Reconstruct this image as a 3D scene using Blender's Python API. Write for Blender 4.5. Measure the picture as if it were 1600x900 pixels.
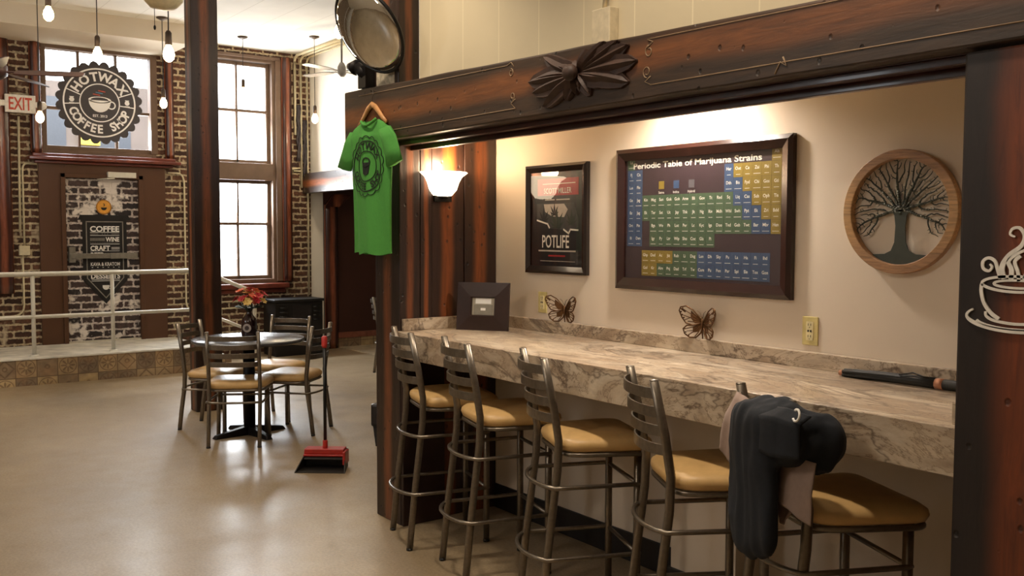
import bpy, bmesh, math, random
from mathutils import Vector, Matrix, noise
random.seed(7)
D = bpy.data
SC = bpy.context.scene
for o in list(D.objects): D.objects.remove(o, do_unlink=True)
COL = SC.collection
PI = math.pi
sin, cos, rad = math.sin, math.cos, math.radians

# ------------------------------------------------------------------ camera
cam_d = D.cameras.new('camera'); cam = D.objects.new('camera', cam_d); COL.objects.link(cam)
_y, _p, _r = rad(53.58055), rad(3.33703), rad(0.14493)
FW = Vector((-sin(_y)*cos(_p), cos(_y)*cos(_p), -sin(_p)))
RT = Vector((cos(_y), sin(_y), 0)); UP = RT.cross(FW)
RT2 = RT*cos(_r) + UP*sin(_r); UP2 = UP*cos(_r) - RT*sin(_r)
_m = Matrix((RT2, UP2, -FW)).transposed().to_4x4(); _m.translation = Vector((0, 0, 1.6))
cam.matrix_world = _m
cam_d.sensor_width = 36.0; cam_d.sensor_fit = 'HORIZONTAL'; cam_d.lens = 1476.95/1600*36
cam_d.clip_start = .05
SC.camera = cam

# ------------------------------------------------------------------ world, exposure, big lights
W = D.worlds.new('World'); SC.world = W; W.use_nodes = True
W.node_tree.nodes['Background'].inputs[0].default_value = (.90, .95, 1.0, 1)
W.node_tree.nodes['Background'].inputs[1].default_value = 9.0
SC.view_settings.view_transform = 'Standard'; SC.view_settings.look = 'None'
SC.view_settings.gamma = 1; SC.view_settings.use_curve_mapping = False
SC.view_settings.exposure = 0.3

def light(name, kind, loc, energy, color=(1, 1, 1), size=.2, sy=None, rot=None, aim=None, spot=None, blend=.3, parent=None):
    l = D.lights.new(name, kind); l.energy = energy; l.color = color
    if kind == 'AREA':
        l.size = size
        if sy: l.shape = 'RECTANGLE'; l.size_y = sy
    else: l.shadow_soft_size = size
    if kind == 'SPOT': l.spot_size = rad(spot); l.spot_blend = blend
    o = D.objects.new(name, l); COL.objects.link(o); o.location = loc
    if aim: o.rotation_euler = (Vector(aim)-Vector(loc)).to_track_quat('-Z', 'Y').to_euler()
    elif rot: o.rotation_euler = rot
    if parent: o.parent = parent
    return o
WARM = (1.0, .76, .5); DAY = (.93, .97, 1.0)
# daylight through the tall window; the other area lamps are added
light('window_daylight', 'AREA', (-12.34, 4.47, 2.4), 420, DAY, .95, 2.9, rot=(0, rad(-90), 0))
for xx in (-6.2,): light('side_fill', 'AREA', (xx, -4.2, 3.2), 45, DAY, 1.8, 1.6, aim=(-11.5, 3, 1.5))  # added fill before the closed side wall, brightens the far area
light('transom_backlight', 'AREA', (-13.6, 2.8, 5.2), 420, DAY, 2.0, 1.0, aim=(-12.1, 2.8, 3.1))  # added lamp outside the transom to brighten the logo lettering
# ceiling downlights of the room and of the counter alcove (cans not modelled)
for p, e in (((-4.2, 1.75, 3.9), 50), ((-2.2, 1.75, 3.9), 50), ((-8.5, 1.0, 3.9), 60)):
    light('ceiling_spot', 'SPOT', p, e*2.6, (1, .84, .66), .12, aim=(p[0]-.1, p[1]+.35, 0), spot=95, blend=.6)
light('room_fill', 'POINT', (-2.6, -1.2, 3.6), 60, (1, .87, .74), .15)  # added fill point for the siding, no fixture hangs there
for p, e in (((-2.88, 2.96, 2.335), 9.0), ((-1.75, 2.74, 2.335), 10.5), ((-2.45, 2.72, 2.335), 5.0), ((-3.6, 2.70, 2.335), 6.0)):
    light('alcove_downlight', 'SPOT', p, e*7.0, (1, .89, .78), .035, aim=(p[0], p[1]-.05, 0), spot=150, blend=.7)

# ------------------------------------------------------------------ material helpers
def lin(c):
    if isinstance(c, str):
        c = c.lstrip('#'); c = [int(c[i:i+2], 16)/255 for i in (0, 2, 4)]
    return tuple((v/12.92 if v <= .04045 else ((v+.055)/1.055)**2.4) for v in c[:3])+(1,)
MATS = {}
class NT:
    def __init__(s, name):
        s.m = D.materials.new(name); s.m.use_nodes = True; s.t = s.m.node_tree; s.b = s.t.nodes['Principled BSDF']; s.out = s.t.nodes['Material Output']
        MATS[name] = s.m
    def n(s, typ, **kw):
        nd = s.t.nodes.new(typ)
        for k, v in kw.items():
            if k[0] == '_': nd.inputs[k[1:]].default_value = v
            else: setattr(nd, k, v)
        return nd
    def l(s, a, b): s.t.links.new(a, b)
    def math(s, op, a, b=None, clamp=False):
        nd = s.t.nodes.new('ShaderNodeMath'); nd.operation = op; nd.use_clamp = clamp
        for i, v in enumerate((a, b)):
            if v is None: continue
            if isinstance(v, (int, float)): nd.inputs[i].default_value = v
            else: s.l(v, nd.inputs[i])
        return nd.outputs[0]
    def ramp(s, fac, stops, interp='LINEAR'):
        r = s.t.nodes.new('ShaderNodeValToRGB'); r.color_ramp.interpolation = interp
        e = r.color_ramp.elements
        while len(e) < len(stops): e.new(.5)
        for i, (p, c) in enumerate(stops): e[i].position = p; e[i].color = lin(c) if isinstance(c, str) else c
        s.l(fac, r.inputs[0]); return r.outputs[0]
    def mix(s, fac, a, b, mode='MIX'):
        m = s.t.nodes.new('ShaderNodeMix'); m.data_type = 'RGBA'; m.blend_type = mode
        for i, v in ((0, fac), (6, a), (7, b)):
            if isinstance(v, (int, float, tuple)): m.inputs[i].default_value = v
            elif isinstance(v, str): m.inputs[i].default_value = lin(v)
            else: s.l(v, m.inputs[i])
        return m.outputs[2]
    def bump(s, h, strength=.3, dist=.01):
        b = s.t.nodes.new('ShaderNodeBump'); b.inputs['Strength'].default_value = strength; b.inputs['Distance'].default_value = dist
        s.l(h, b.inputs['Height']); s.l(b.outputs[0], s.b.inputs['Normal'])
    def noise(s, vec, scale, detail=3, rough=.5, dist=0):
        nd = s.n('ShaderNodeTexNoise', _Scale=scale, _Detail=detail, _Roughness=rough, _Distortion=dist)
        if vec is not None: s.l(vec, nd.inputs['Vector'])
        return nd
def mat(name, col, rough=.5, metal=0, noise_amt=.12, nscale=30, bump=0, coat=0, spec=None, emit=None, estr=0):
    if name in MATS: return MATS[name]
    s = NT(name); b = s.b
    tc = s.n('ShaderNodeTexCoord'); nz = s.noise(tc.outputs['Object'], nscale, 4)
    c = lin(col); dk = tuple(v*(1-noise_amt) for v in c[:3])+(1,); lt = tuple(min(1, v*(1+noise_amt)) for v in c[:3])+(1,)
    s.l(s.ramp(nz.outputs[0], [(.3, dk), (.7, lt)]), b.inputs['Base Color'])
    b.inputs['Roughness'].default_value = rough; b.inputs['Metallic'].default_value = metal
    if coat: b.inputs['Coat Weight'].default_value = coat; b.inputs['Coat Roughness'].default_value = .08
    if spec is not None: b.inputs['Specular IOR Level'].default_value = spec
    if bump: s.bump(nz.outputs[0], bump, .004)
    if emit: b.inputs['Emission Color'].default_value = lin(emit); b.inputs['Emission Strength'].default_value = estr
    return s.m
def obj_sep(s, coord='Object'):
    tc = s.n('ShaderNodeTexCoord'); sp = s.n('ShaderNodeSeparateXYZ'); s.l(tc.outputs[coord], sp.inputs[0]); return tc, sp

def wood_mat(name, horiz, edge, mid, width=.2, rough=.32, dents=True, grain=1.0, center=.5):
    """stained slab: dark edges with a lighter stripe of stain along the middle of every face"""
    s = NT(name); tc, g = obj_sep(s, 'Generated'); geo = s.n('ShaderNodeNewGeometry'); ns = s.n('ShaderNodeSeparateXYZ'); s.l(geo.outputs['Normal'], ns.inputs[0])
    if horiz: u = g.outputs[2]
    else:
        f = s.math('GREATER_THAN', s.math('ABSOLUTE', ns.outputs[0]), .5)
        u = s.math('ADD', s.math('MULTIPLY', g.outputs[1], f), s.math('MULTIPLY', g.outputs[0], s.math('SUBTRACT', 1, f)))
    mp = s.n('ShaderNodeMapping'); s.l(tc.outputs['Object'], mp.inputs[0])
    mp.inputs['Scale'].default_value = (1, 9, 9) if horiz else (9, 9, 1)
    gr = s.noise(mp.outputs[0], 4.5*grain, 8, .62, .6)
    big = s.noise(tc.outputs['Object'], 2.2, 3)
    d = s.math('ABSOLUTE', s.math('SUBTRACT', s.math('ADD', u, s.math('MULTIPLY', s.math('SUBTRACT', big.outputs[0], .5), .22)), center))
    d = s.math('ADD', d, s.math('MULTIPLY', s.math('SUBTRACT', gr.outputs[0], .5), .16))
    k = s.ramp(d, [(width*.35, (1, 1, 1, 1)), (width*1.25, (0, 0, 0, 1))], 'EASE')
    c = s.mix(k, edge, mid)
    c = s.mix(.75, c, s.ramp(gr.outputs[0], [(.3, '#8a8a8a'), (.62, '#ffffff')]), 'MULTIPLY')
    h = s.math('MULTIPLY', gr.outputs[0], .5)
    if dents:
        mp2 = s.n('ShaderNodeMapping'); s.l(tc.outputs['Object'], mp2.inputs[0]); mp2.inputs['Scale'].default_value = (1, 1, .8)
        vo = s.n('ShaderNodeTexVoronoi', _Scale=17.0, _Randomness=1.0); s.l(mp2.outputs[0], vo.inputs['Vector'])
        vz = s.noise(tc.outputs['Object'], 60, 2)
        dd = s.ramp(s.math('ADD', vo.outputs['Distance'], s.math('MULTIPLY', vz.outputs[0], .08)), [(.12, (0, 0, 0, 1)), (.2, (1, 1, 1, 1))])
        c = s.mix(.6, c, dd, 'MULTIPLY'); h = s.math('ADD', h, s.math('MULTIPLY', dd, 1.2))
    s.l(c, s.b.inputs['Base Color']); s.b.inputs['Roughness'].default_value = rough
    s.b.inputs['Coat Weight'].default_value = .1; s.b.inputs['Coat Roughness'].default_value = .3
    s.bump(h, .55, .006); return s.m

def brick_mat(name, c1, c2, mortar, rowh=.077, bw=.2, mort=.017, patch=None, rough=.85, mw=None):
    s = NT(name); tc, sp = obj_sep(s)
    cb = s.n('ShaderNodeCombineXYZ'); s.l(sp.outputs[1], cb.inputs[0]); s.l(sp.outputs[2], cb.inputs[1])
    nz = s.noise(tc.outputs['Object'], 7, 3); nz2 = s.noise(tc.outputs['Object'], 28, 3)
    va = s.n('ShaderNodeVectorMath', operation='SUBTRACT'); s.l(nz2.outputs['Color'], va.inputs[0]); va.inputs[1].default_value = (.5, .5, .5)
    sc = s.n('ShaderNodeVectorMath', operation='SCALE'); s.l(va.outputs[0], sc.inputs[0]); sc.inputs['Scale'].default_value = .034
    ad = s.n('ShaderNodeVectorMath', operation='ADD'); s.l(cb.outputs[0], ad.inputs[0]); s.l(sc.outputs[0], ad.inputs[1])
    br = s.n('ShaderNodeTexBrick'); s.l(ad.outputs[0], br.inputs['Vector'])
    br.inputs['Scale'].default_value = 1; br.inputs['Mortar Size'].default_value = mort*.5; br.inputs['Mortar Smooth'].default_value = .25
    br.inputs['Brick Width'].default_value = bw; br.inputs['Row Height'].default_value = rowh; br.inputs['Bias'].default_value = -.1
    br.inputs['Color1'].default_value = lin(c1); br.inputs['Color2'].default_value = lin(c2); br.inputs['Mortar'].default_value = lin(mortar)
    c = s.mix(.7, br.outputs['Color'], s.ramp(nz2.outputs[0], [(.3, '#6a6a6a'), (.7, '#ffffff')]), 'MULTIPLY')
    if patch:
        pn = s.noise(tc.outputs['Object'], patch[1], 4, .6)
        c = s.mix(s.ramp(pn.outputs[0], [(patch[2], (0, 0, 0, 1)), (patch[2]+.05, (1, 1, 1, 1))]), c, patch[0])
    s.l(c, s.b.inputs['Base Color']); s.b.inputs['Roughness'].default_value = rough
    s.bump(s.math('SUBTRACT', 1, br.outputs['Fac']), .8, .012); return s.m

def marble_mat():
    s = NT('marble_laminate'); tc = s.n('ShaderNodeTexCoord'); mp = s.n('ShaderNodeMapping'); s.l(tc.outputs['Object'], mp.inputs[0])
    mp.inputs['Rotation'].default_value = (.3, .25, .42); mp.inputs['Scale'].default_value = (.62, 1.4, 1.4)
    n1 = s.noise(mp.outputs[0], 1.6, 5, .6, 1.6)
    n2 = s.noise(mp.outputs[0], 3.4, 8, .68, 2.4)
    n3 = s.noise(mp.outputs[0], 16, 6, .65, 1.0)
    base = s.ramp(n1.outputs[0], [(.30, '#836b55'), (.42, '#a8927a'), (.52, '#d2c5b0'), (.60, '#b9a68c'), (.68, '#957d66'), (.80, '#d4c8b6')])
    c = s.mix(.55, base, s.ramp(n2.outputs[0], [(.3, '#7b6350'), (.5, '#c2b099'), (.7, '#ddd2c0')]))
    v = s.math('ABSOLUTE', s.math('SUBTRACT', n2.outputs[0], .5))
    c = s.mix(s.ramp(v, [(.0, (.8, .8, .8, 1)), (.014, (0, 0, 0, 1))]), c, '#6a523f')
    v2 = s.math('ABSOLUTE', s.math('SUBTRACT', n1.outputs[0], .47))
    c = s.mix(s.math('MULTIPLY', s.ramp(v2, [(.0, (1, 1, 1, 1)), (.02, (0, 0, 0, 1))]), .7), c, '#4d3a2c')
    c = s.mix(.3, c, s.ramp(n3.outputs[0], [(.35, '#8b7763'), (.65, '#f2ead9')]), 'MULTIPLY')
    s.l(c, s.b.inputs['Base Color']); s.b.inputs['Roughness'].default_value = .3
    return s.m
def floor_mat():
    s = NT('polished_concrete'); tc = s.n('ShaderNodeTexCoord')
    a = s.noise(tc.outputs['Object'], .9, 5, .6); b = s.noise(tc.outputs['Object'], 70, 3, .7); v = s.n('ShaderNodeTexVoronoi', _Scale=55.0); s.l(tc.outputs['Object'], v.inputs['Vector'])
    st = s.noise(tc.outputs['Object'], 4.5, 6, .7)
    c = s.ramp(a.outputs[0], [(.3, '#96846a'), (.7, '#ae9c80')])
    c = s.mix(.4, c, s.ramp(b.outputs[0], [(.35, '#7e7260'), (.65, '#efe8d8')]), 'MULTIPLY')
    c = s.mix(s.ramp(v.outputs['Distance'], [(.08, (.45, .45, .45, 1)), (.2, (0, 0, 0, 1))]), c, '#6f6656')
    c = s.mix(s.math('MULTIPLY', s.ramp(st.outputs[0], [(.62, (0, 0, 0, 1)), (.72, (1, 1, 1, 1))]), .35), c, '#6e6048')
    s.l(c, s.b.inputs['Base Color'])
    s.l(s.ramp(st.outputs[0], [(.3, (.34, .34, .34, 1)), (.7, (.48, .48, .48, 1))]), s.b.inputs['Roughness'])
    s.b.inputs['Coat Weight'].default_value = .3; s.b.inputs['Coat Roughness'].default_value = .24
    s.bump(b.outputs[0], .06, .002); return s.m
def glass_mat(name='window_glass', tint=(1, 1, 1, 1), refl=1.0):
    s = NT(name); t = s.n('ShaderNodeBsdfTransparent'); t.inputs[0].default_value = tint
    g = s.n('ShaderNodeBsdfGlossy', _Roughness=.02); f = s.n('ShaderNodeFresnel', _IOR=1.5); m = s.n('ShaderNodeMixShader')
    bf_ = s.n('ShaderNodeNewGeometry'); s.l(s.math('MULTIPLY', s.math('MULTIPLY', f.outputs[0], refl), s.math('SUBTRACT', 1, bf_.outputs['Backfacing'])), m.inputs[0]); s.l(t.outputs[0], m.inputs[1]); s.l(g.outputs[0], m.inputs[2]); s.l(m.outputs[0], s.out.inputs[0]); return s.m
def planks_mat(name, col, axis, pitch, groove=.006, rough=.5, gcol=None):
    s = NT(name); tc, sp = obj_sep(s)
    fr = s.math('FRACT', s.math('DIVIDE', sp.outputs[axis], pitch))
    g = s.math('LESS_THAN', fr, groove/pitch)
    nz = s.noise(tc.outputs['Object'], 3, 4); c = lin(col)
    base = s.ramp(nz.outputs[0], [(.3, tuple(v*.93 for v in c[:3])+(1,)), (.7, c)])
    s.l(s.mix(g, base, gcol or tuple(v*.6 for v in c[:3])+(1,)), s.b.inputs['Base Color']); s.b.inputs['Roughness'].default_value = rough
    s.bump(s.math('SUBTRACT', 1, g), .5, .004); return s.m

# ------------------------------------------------------------------ mesh helpers
class MB:
    def __init__(s): s.v = []; s.f = []; s.mi = []; s.sm = []
    def add(s, vs, fs, mi=0, M=None, smooth=False):
        o = len(s.v)
        s.v += [tuple((M @ Vector(v)) if M else v) for v in vs]
        for f in fs: s.f.append(tuple(i+o for i in f)); s.mi.append(mi); s.sm.append(smooth)
        return s
    def box(s, a, b, mi=0, M=None):
        x0, y0, z0 = a; x1, y1, z1 = b
        x0, x1 = min(x0, x1), max(x0, x1); y0, y1 = min(y0, y1), max(y0, y1); z0, z1 = min(z0, z1), max(z0, z1)
        return s.add([(x0,y0,z0),(x1,y0,z0),(x1,y1,z0),(x0,y1,z0),(x0,y0,z1),(x1,y0,z1),(x1,y1,z1),(x0,y1,z1)],
                     [(0,3,2,1),(4,5,6,7),(0,1,5,4),(1,2,6,5),(2,3,7,6),(3,0,4,7)], mi, M)
    def taper(s, bot, top, mi=0, M=None):   # two quads (lists of 4 points)
        return s.add(list(bot)+list(top), [(0,3,2,1),(4,5,6,7),(0,1,5,4),(1,2,6,5),(2,3,7,6),(3,0,4,7)], mi, M)
    def tube(s, pts, r, n=10, mi=0, closed=False, M=None, rx=None, cap=True, up=(0, 0, 1), power=1):
        pts = [Vector(p) for p in pts]; N = len(pts); rs = r if isinstance(r, (list, tuple)) else [r]*N
        vs = []; prev = None
        for i, p in enumerate(pts):
            if closed: t = pts[(i+1) % N]-pts[i-1]
            else: t = pts[min(i+1, N-1)]-pts[max(i-1, 0)]
            t.normalize(); u = Vector(up)
            if prev is not None: u = prev
            a = u-t*u.dot(t)
            if a.length < 1e-4: a = Vector((1, 0, 0))-t*t.x
            if a.length < 1e-4: a = Vector((0, 1, 0))-t*t.y
            a.normalize(); b = t.cross(a); prev = a
            ra = rs[i]; rb = ra if rx is None else rx*(ra/rs[0])
            for k in range(n):
                th = 2*PI*(k+.5)/n; c_, s_ = cos(th), sin(th)
                if power != 1: c_ = math.copysign(abs(c_)**power, c_); s_ = math.copysign(abs(s_)**power, s_)
                vs.append(tuple(p+a*(c_*ra)+b*(s_*rb)))
        fs = []
        M_ = N if closed else N-1
        for i in range(M_):
            for k in range(n):
                j = (i+1) % N; fs.append((i*n+k, i*n+(k+1) % n, j*n+(k+1) % n, j*n+k))
        if not closed and cap: fs.append(tuple(range(n-1, -1, -1))); fs.append(tuple((N-1)*n+k for k in range(n)))
        return s.add(vs, fs, mi, M, True)
    def lathe(s, prof, n=24, mi=0, M=None, a0=0, a1=2*PI):
        full = abs(a1-a0-2*PI) < 1e-6; cnt = n if full else n+1; vs = []; fs = []
        for k in range(cnt):
            th = a0+(a1-a0)*k/n
            vs += [(r*cos(th), r*sin(th), z) for r, z in prof]
        m = len(prof)
        for k in range(n):
            j = (k+1) % cnt
            for i in range(m-1): fs.append((k*m+i, j*m+i, j*m+i+1, k*m+i+1))
        return s.add(vs, fs, mi, M, True)
    def prism(s, poly, d0, d1, mi=0, M=None, smooth=False):    # polygon in xy, extruded along z
        n = len(poly)
        return s.add([(x, y, d0) for x, y in poly]+[(x, y, d1) for x, y in poly],
                     [tuple(range(n-1, -1, -1)), tuple(range(n, 2*n))]+[(i, (i+1) % n, n+(i+1) % n, n+i) for i in range(n)], mi, M, smooth)
    def ring(s, r0, r1, d0, d1, n=48, mi=0, M=None, sx=1, sy=1, a0=0, a1=2*PI):
        vs = []; full = abs(a1-a0-2*PI) < 1e-6; cnt = n if full else n+1
        for k in range(cnt):
            th = a0+(a1-a0)*k/n; c_, s_ = cos(th)*sx, sin(th)*sy
            vs += [(r0*c_, r0*s_, d0), (r1*c_, r1*s_, d0), (r1*c_, r1*s_, d1), (r0*c_, r0*s_, d1)]
        fs = []
        for k in range(n):
            j = (k+1) % cnt
            for i in range(4): fs.append((k*4+i, k*4+(i+1) % 4, j*4+(i+1) % 4, j*4+i))
        return s.add(vs, fs, mi, M)
    def ball(s, c, r, mi=0, M=None, n=12, m=8):
        r = (r, r, r) if isinstance(r, (int, float)) else r; vs = []; fs = []
        for i in range(m+1):
            ph = PI*i/m
            for k in range(n): th = 2*PI*k/n; vs.append((c[0]+r[0]*sin(ph)*cos(th), c[1]+r[1]*sin(ph)*sin(th), c[2]+r[2]*cos(ph)))
        for i in range(m):
            for k in range(n): fs.append((i*n+k, (i+1)*n+k, (i+1)*n+(k+1) % n, i*n+(k+1) % n))
        return s.add(vs, fs, mi, M, True)
    def build(s, name, mats, parent=None, bevel=0, kind=None, label=None, loc=None):
        me = D.meshes.new(name); me.from_pydata(s.v, [], s.f)
        if not isinstance(mats, (list, tuple)): mats = [mats]
        for m in mats: me.materials.append(m)
        for p, mi, sm in zip(me.polygons, s.mi, s.sm): p.material_index = mi; p.use_smooth = sm
        bm = bmesh.new(); bm.from_mesh(me); bmesh.ops.recalc_face_normals(bm, faces=bm.faces); bm.to_mesh(me); bm.free()
        o = D.objects.new(name, me); COL.objects.link(o)
        if bevel:
            b = o.modifiers.new('bevel', 'BEVEL'); b.width = bevel; b.segments = 2; b.limit_method = 'ANGLE'; b.angle_limit = rad(40)
        if parent: o.parent = parent
        if loc: o.location = loc
        if kind: o['kind'] = kind
        if label: o['label'] = label
        return o
def tag(o, label, cat, group=None, kind=None):
    o['label'] = label; o['category'] = cat
    if group: o['group'] = group
    if kind: o['kind'] = kind
    return o
def thing(name, loc, label, cat, group=None, rz=0):
    o = D.objects.new(name, None); COL.objects.link(o); o.location = loc; o.rotation_euler = (0, 0, rz); o.empty_display_size = .1
    return tag(o, label, cat, group)
def dup(root, loc=None, rz=None, label=None):
    r = root.copy(); COL.objects.link(r)
    if loc is not None: r.location = loc
    if rz is not None: r.rotation_euler = (0, 0, rz)
    if label: r['label'] = label
    for ch in list(root.children):
        c = ch.copy(); COL.objects.link(c); c.parent = r
        for g in list(ch.children):
            d = g.copy(); COL.objects.link(d); d.parent = c
    return r
_TC = {}
def glyph(txt, bold=0.0):
    k = (txt, bold)
    if k not in _TC:
        cu = D.curves.new('t', 'FONT'); cu.body = txt; cu.align_x = 'CENTER'; cu.align_y = 'CENTER'; cu.resolution_u = 3; cu.offset = bold
        ob = D.objects.new('t', cu); COL.objects.link(ob); dg = bpy.context.evaluated_depsgraph_get(); dg.update()
        me = D.meshes.new_from_object(ob.evaluated_get(dg))
        _TC[k] = ([tuple(v.co) for v in me.vertices], [tuple(p.vertices) for p in me.polygons])
        D.objects.remove(ob); D.meshes.remove(me); D.curves.remove(cu)
    return _TC[k]
def text(mb, txt, h, M, x=0, y=0, width=None, bold=0.0, mi=0, rot=0, d=0.0, sx=1.0):
    """flat lettering: cap height h, centred on (x, y) in the plane M"""
    vs, fs = glyph(txt, bold)
    if not vs: return
    xs = [v[0] for v in vs]; ys = [v[1] for v in vs]; cx = (min(xs)+max(xs))/2; w = max(xs)-min(xs)
    s = h/.69; kx = (width/w) if width else s*sx
    cy = (min(ys)+max(ys))/2 if rot == 0 and width else .02
    R = Matrix.Rotation(rot, 4, 'Z')
    mb.add([tuple(Vector((x, y, d))+R @ Vector(((a-cx)*kx, (b-cy)*s, 0))) for a, b, c in vs], fs, mi, M)
def arc_text(mb, txt, R_, h, M, a_mid, span, inward=False, mi=0, bold=.02, d=0, sx=1.0, cx=0, cy=0):
    n = len(txt)
    for i, ch in enumerate(txt):
        if ch == ' ': continue
        t = (i-(n-1)/2)/max(1, n-1)*span
        a = a_mid - t if not inward else a_mid + t
        x, y = cx+R_*cos(a), cy+R_*sin(a); rot = a-PI/2 if not inward else a+PI/2
        text(mb, ch, h, M, x, y, bold=bold, mi=mi, rot=rot if abs(rot) > 1e-9 else 1e-6, d=d, sx=sx)
def plane(o, right, up):
    r, u = Vector(right).normalized(), Vector(up).normalized(); n = r.cross(u)
    m = Matrix((r, u, n)).transposed().to_4x4(); m.translation = Vector(o); return m
def arc(cx, cy, r, a0, a1, n=12, ry=None):
    ry = r if ry is None else ry
    return [(cx+r*cos(a0+(a1-a0)*i/n), cy+ry*sin(a0+(a1-a0)*i/n)) for i in range(n+1)]

# ------------------------------------------------------------------ materials
BRICK = brick_mat('old_brick', '#442a1f', '#7a523b', '#d0bd9c', mort=.026, patch=('#bfae92', 2.1, .64))
PLASTER = mat('white_plaster', '#e9e4d8', .8, noise_amt=.03, nscale=4)
ALC = mat('alcove_paint', '#d9cab6', .6, noise_amt=.02, nscale=3)
SOFF = mat('soffit_paint', '#d8ccb8', .75, noise_amt=.03, nscale=3)
CEIL = planks_mat('ceiling_boards', '#efece4', 1, .42, .008, .8, lin('#d6d2c8'))
SIDING = planks_mat('cream_siding', '#cdbf9f', 0, .31, .006, .55, lin('#dccfae'))
BROWNP = mat('brown_paint', '#54341c', .5, noise_amt=.05, nscale=5)
BROWNP2 = mat('dark_maroon_paint', '#45261b', .5, noise_amt=.05, nscale=5)
POST = wood_mat('stained_post', False, '#301d15', '#7a4424', .18, .45)
PLANK = wood_mat('stained_plank', False, '#351e14', '#8a4a20', .22, .45)
BEAM = wood_mat('stained_beam', True, '#3e2b19', '#7a4820', .2, .55)
BEAM2 = wood_mat('stained_far_beam', True, '#40332c', '#94542f', .2, .32)
PILLAR = wood_mat('stained_pillar', False, '#1d0f09', '#7a3812', .29, .58, center=.57)
LOG = wood_mat('varnished_log', False, '#42211a', '#8f5036', .2, .22, dents=False)
TRIMW = mat('dark_red_wood', '#3a1a14', .3, noise_amt=.3, nscale=12, coat=.3)
SILL = mat('red_sill_wood', '#6d3427', .35, noise_amt=.3, nscale=9, coat=.3)
BLACKP = mat('black_skirting', '#17110e', .5)
DARKBOARD = mat('dark_side_board', '#2a150f', .5, noise_amt=.2, nscale=10)
MARBLE = marble_mat(); FLOOR = floor_mat(); GLASS = glass_mat()
STEEL = mat('brushed_gunmetal', '#7d7468', .34, .85, .12, 60)
VINYL = mat('tan_vinyl', '#d0aa70', .42, noise_amt=.06, nscale=25, bump=.05)
BLACK = mat('black_plastic', '#111111', .4); WHITE = mat('white_print', '#f2f0ea', .5, noise_amt=.02)
FRAMEW = mat('picture_frame_wood', '#2c1713', .25, noise_amt=.2, nscale=20, coat=.4)
WFRAME = mat('brown_window_paint', '#66503f', .5, noise_amt=.12, nscale=8)
PIPEW = mat('white_pipe', '#d6d2c4', .35, noise_amt=.05)
CREAMPIPE = mat('cream_pipe', '#cfc3a2', .5, noise_amt=.08)
IRON = mat('black_iron', '#1a1614', .5, .6)

# ------------------------------------------------------------------ structure
def wall_grid(name, axis, c0, c1, us, zs, openings, m):
    """wall with openings; axis 'x' = wall in the YZ plane, 'y' = in the XZ plane"""
    mb = MB()
    us = sorted(set(us+[o[0] for o in openings]+[o[1] for o in openings])); zs = sorted(set(zs+[o[2] for o in openings]+[o[3] for o in openings]))
    for i in range(len(us)-1):
        for j in range(len(zs)-1):
            um, zm = (us[i]+us[i+1])/2, (zs[j]+zs[j+1])/2
            if any(o[0] < um < o[1] and o[2] < zm < o[3] for o in openings): continue
            if axis == 'x': mb.box((c0, us[i], zs[j]), (c1, us[i+1], zs[j+1]))
            else: mb.box((us[i], c0, zs[j]), (us[i+1], c1, zs[j+1]))
    return mb.build(name, m, kind='structure')
MB().box((-14, -6, -.1), (4, 9.5, 0)).build('floor', FLOOR, kind='structure')
MB().box((-12.3, -5.2, 3.97), (3.2, 9.3, 4.1)).build('ceiling', CEIL, kind='structure')
wall_grid('wall_far', 'x', -12.3, -12, [-5.2, 5.45], [0, 3.97], [(2.15, 3.42, 2.5, 3.76), (2.35, 3.21, 0, 2.24), (3.98, 4.97, .93, 3.87)], BRICK)
MB().box((-12.3, 5.45, 0), (-12, 5.63, 3.97)).build('wall_far_plaster', PLASTER, kind='structure')
MB().box((-12.3, 5.63, 0), (-12, 9.2, 3.97)).build('wall_passage', BROWNP2, kind='structure')
MB().box((-12, 5.45, 2.40), (-4.6, 5.6, 3.97)).build('wall_header', PLASTER, kind='structure')
MB().box((-12.3, 9.2, 0), (-4.4, 9.3, 3.97)).build('wall_passage_end', PLASTER, kind='structure')
MB().box((-4.72, 3.3, 0), (-4.6, 9.2, 3.97)).build('wall_passage_side', BROWNP2, kind='structure')
MB().box((-4.6, 3.17, 0), (-1.15, 3.3, 2.35)).build('wall_alcove', ALC, kind='structure')
MB().box((-4.45, 2.8, 2.35), (-.95, 3.3, 2.42)).build('ceiling_alcove', ALC, kind='structure')
MB().box((-1.28, 2.66, 0), (-1.15, 3.17, 2.35)).build('wall_alcove_right', ALC, kind='structure')
MB().box((-4.45, 2.66, 2.10), (3.1, 2.8, 3.97)).build('wall_upper', SIDING, kind='structure')
MB().box((-.99, 2.66, 0), (3.1, 2.8, 2.10)).build('wall_right', SIDING, kind='structure')
MB().box((3, -5.2, 0), (3.1, 2.66, 3.97)).build('wall_back', SOFF, kind='structure')
wall_grid('wall_left', 'y', -5.2, -5, [-12, 3.1], [0, 3.97], [], SOFF)
MB().box((-12, -5, 3.75), (-11.05, 3.55, 3.97)).build('trim_soffit', SOFF, kind='structure')
MB().box((-4.45, 3.155, 0), (-1.28, 3.17, .14)).build('baseboard_alcove', BLACKP, kind='structure', bevel=.003)
# shallow pier in the alcove wall under the counter
MB().box((-2.86, 2.98, 0), (-2.5, 3.17, .93)).build('wall_pier', ALC, kind='structure')
MB().box((-2.872, 2.966, 0), (-2.488, 3.155, .14)).build('baseboard_pier', BLACKP, kind='structure', bevel=.003)

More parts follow.
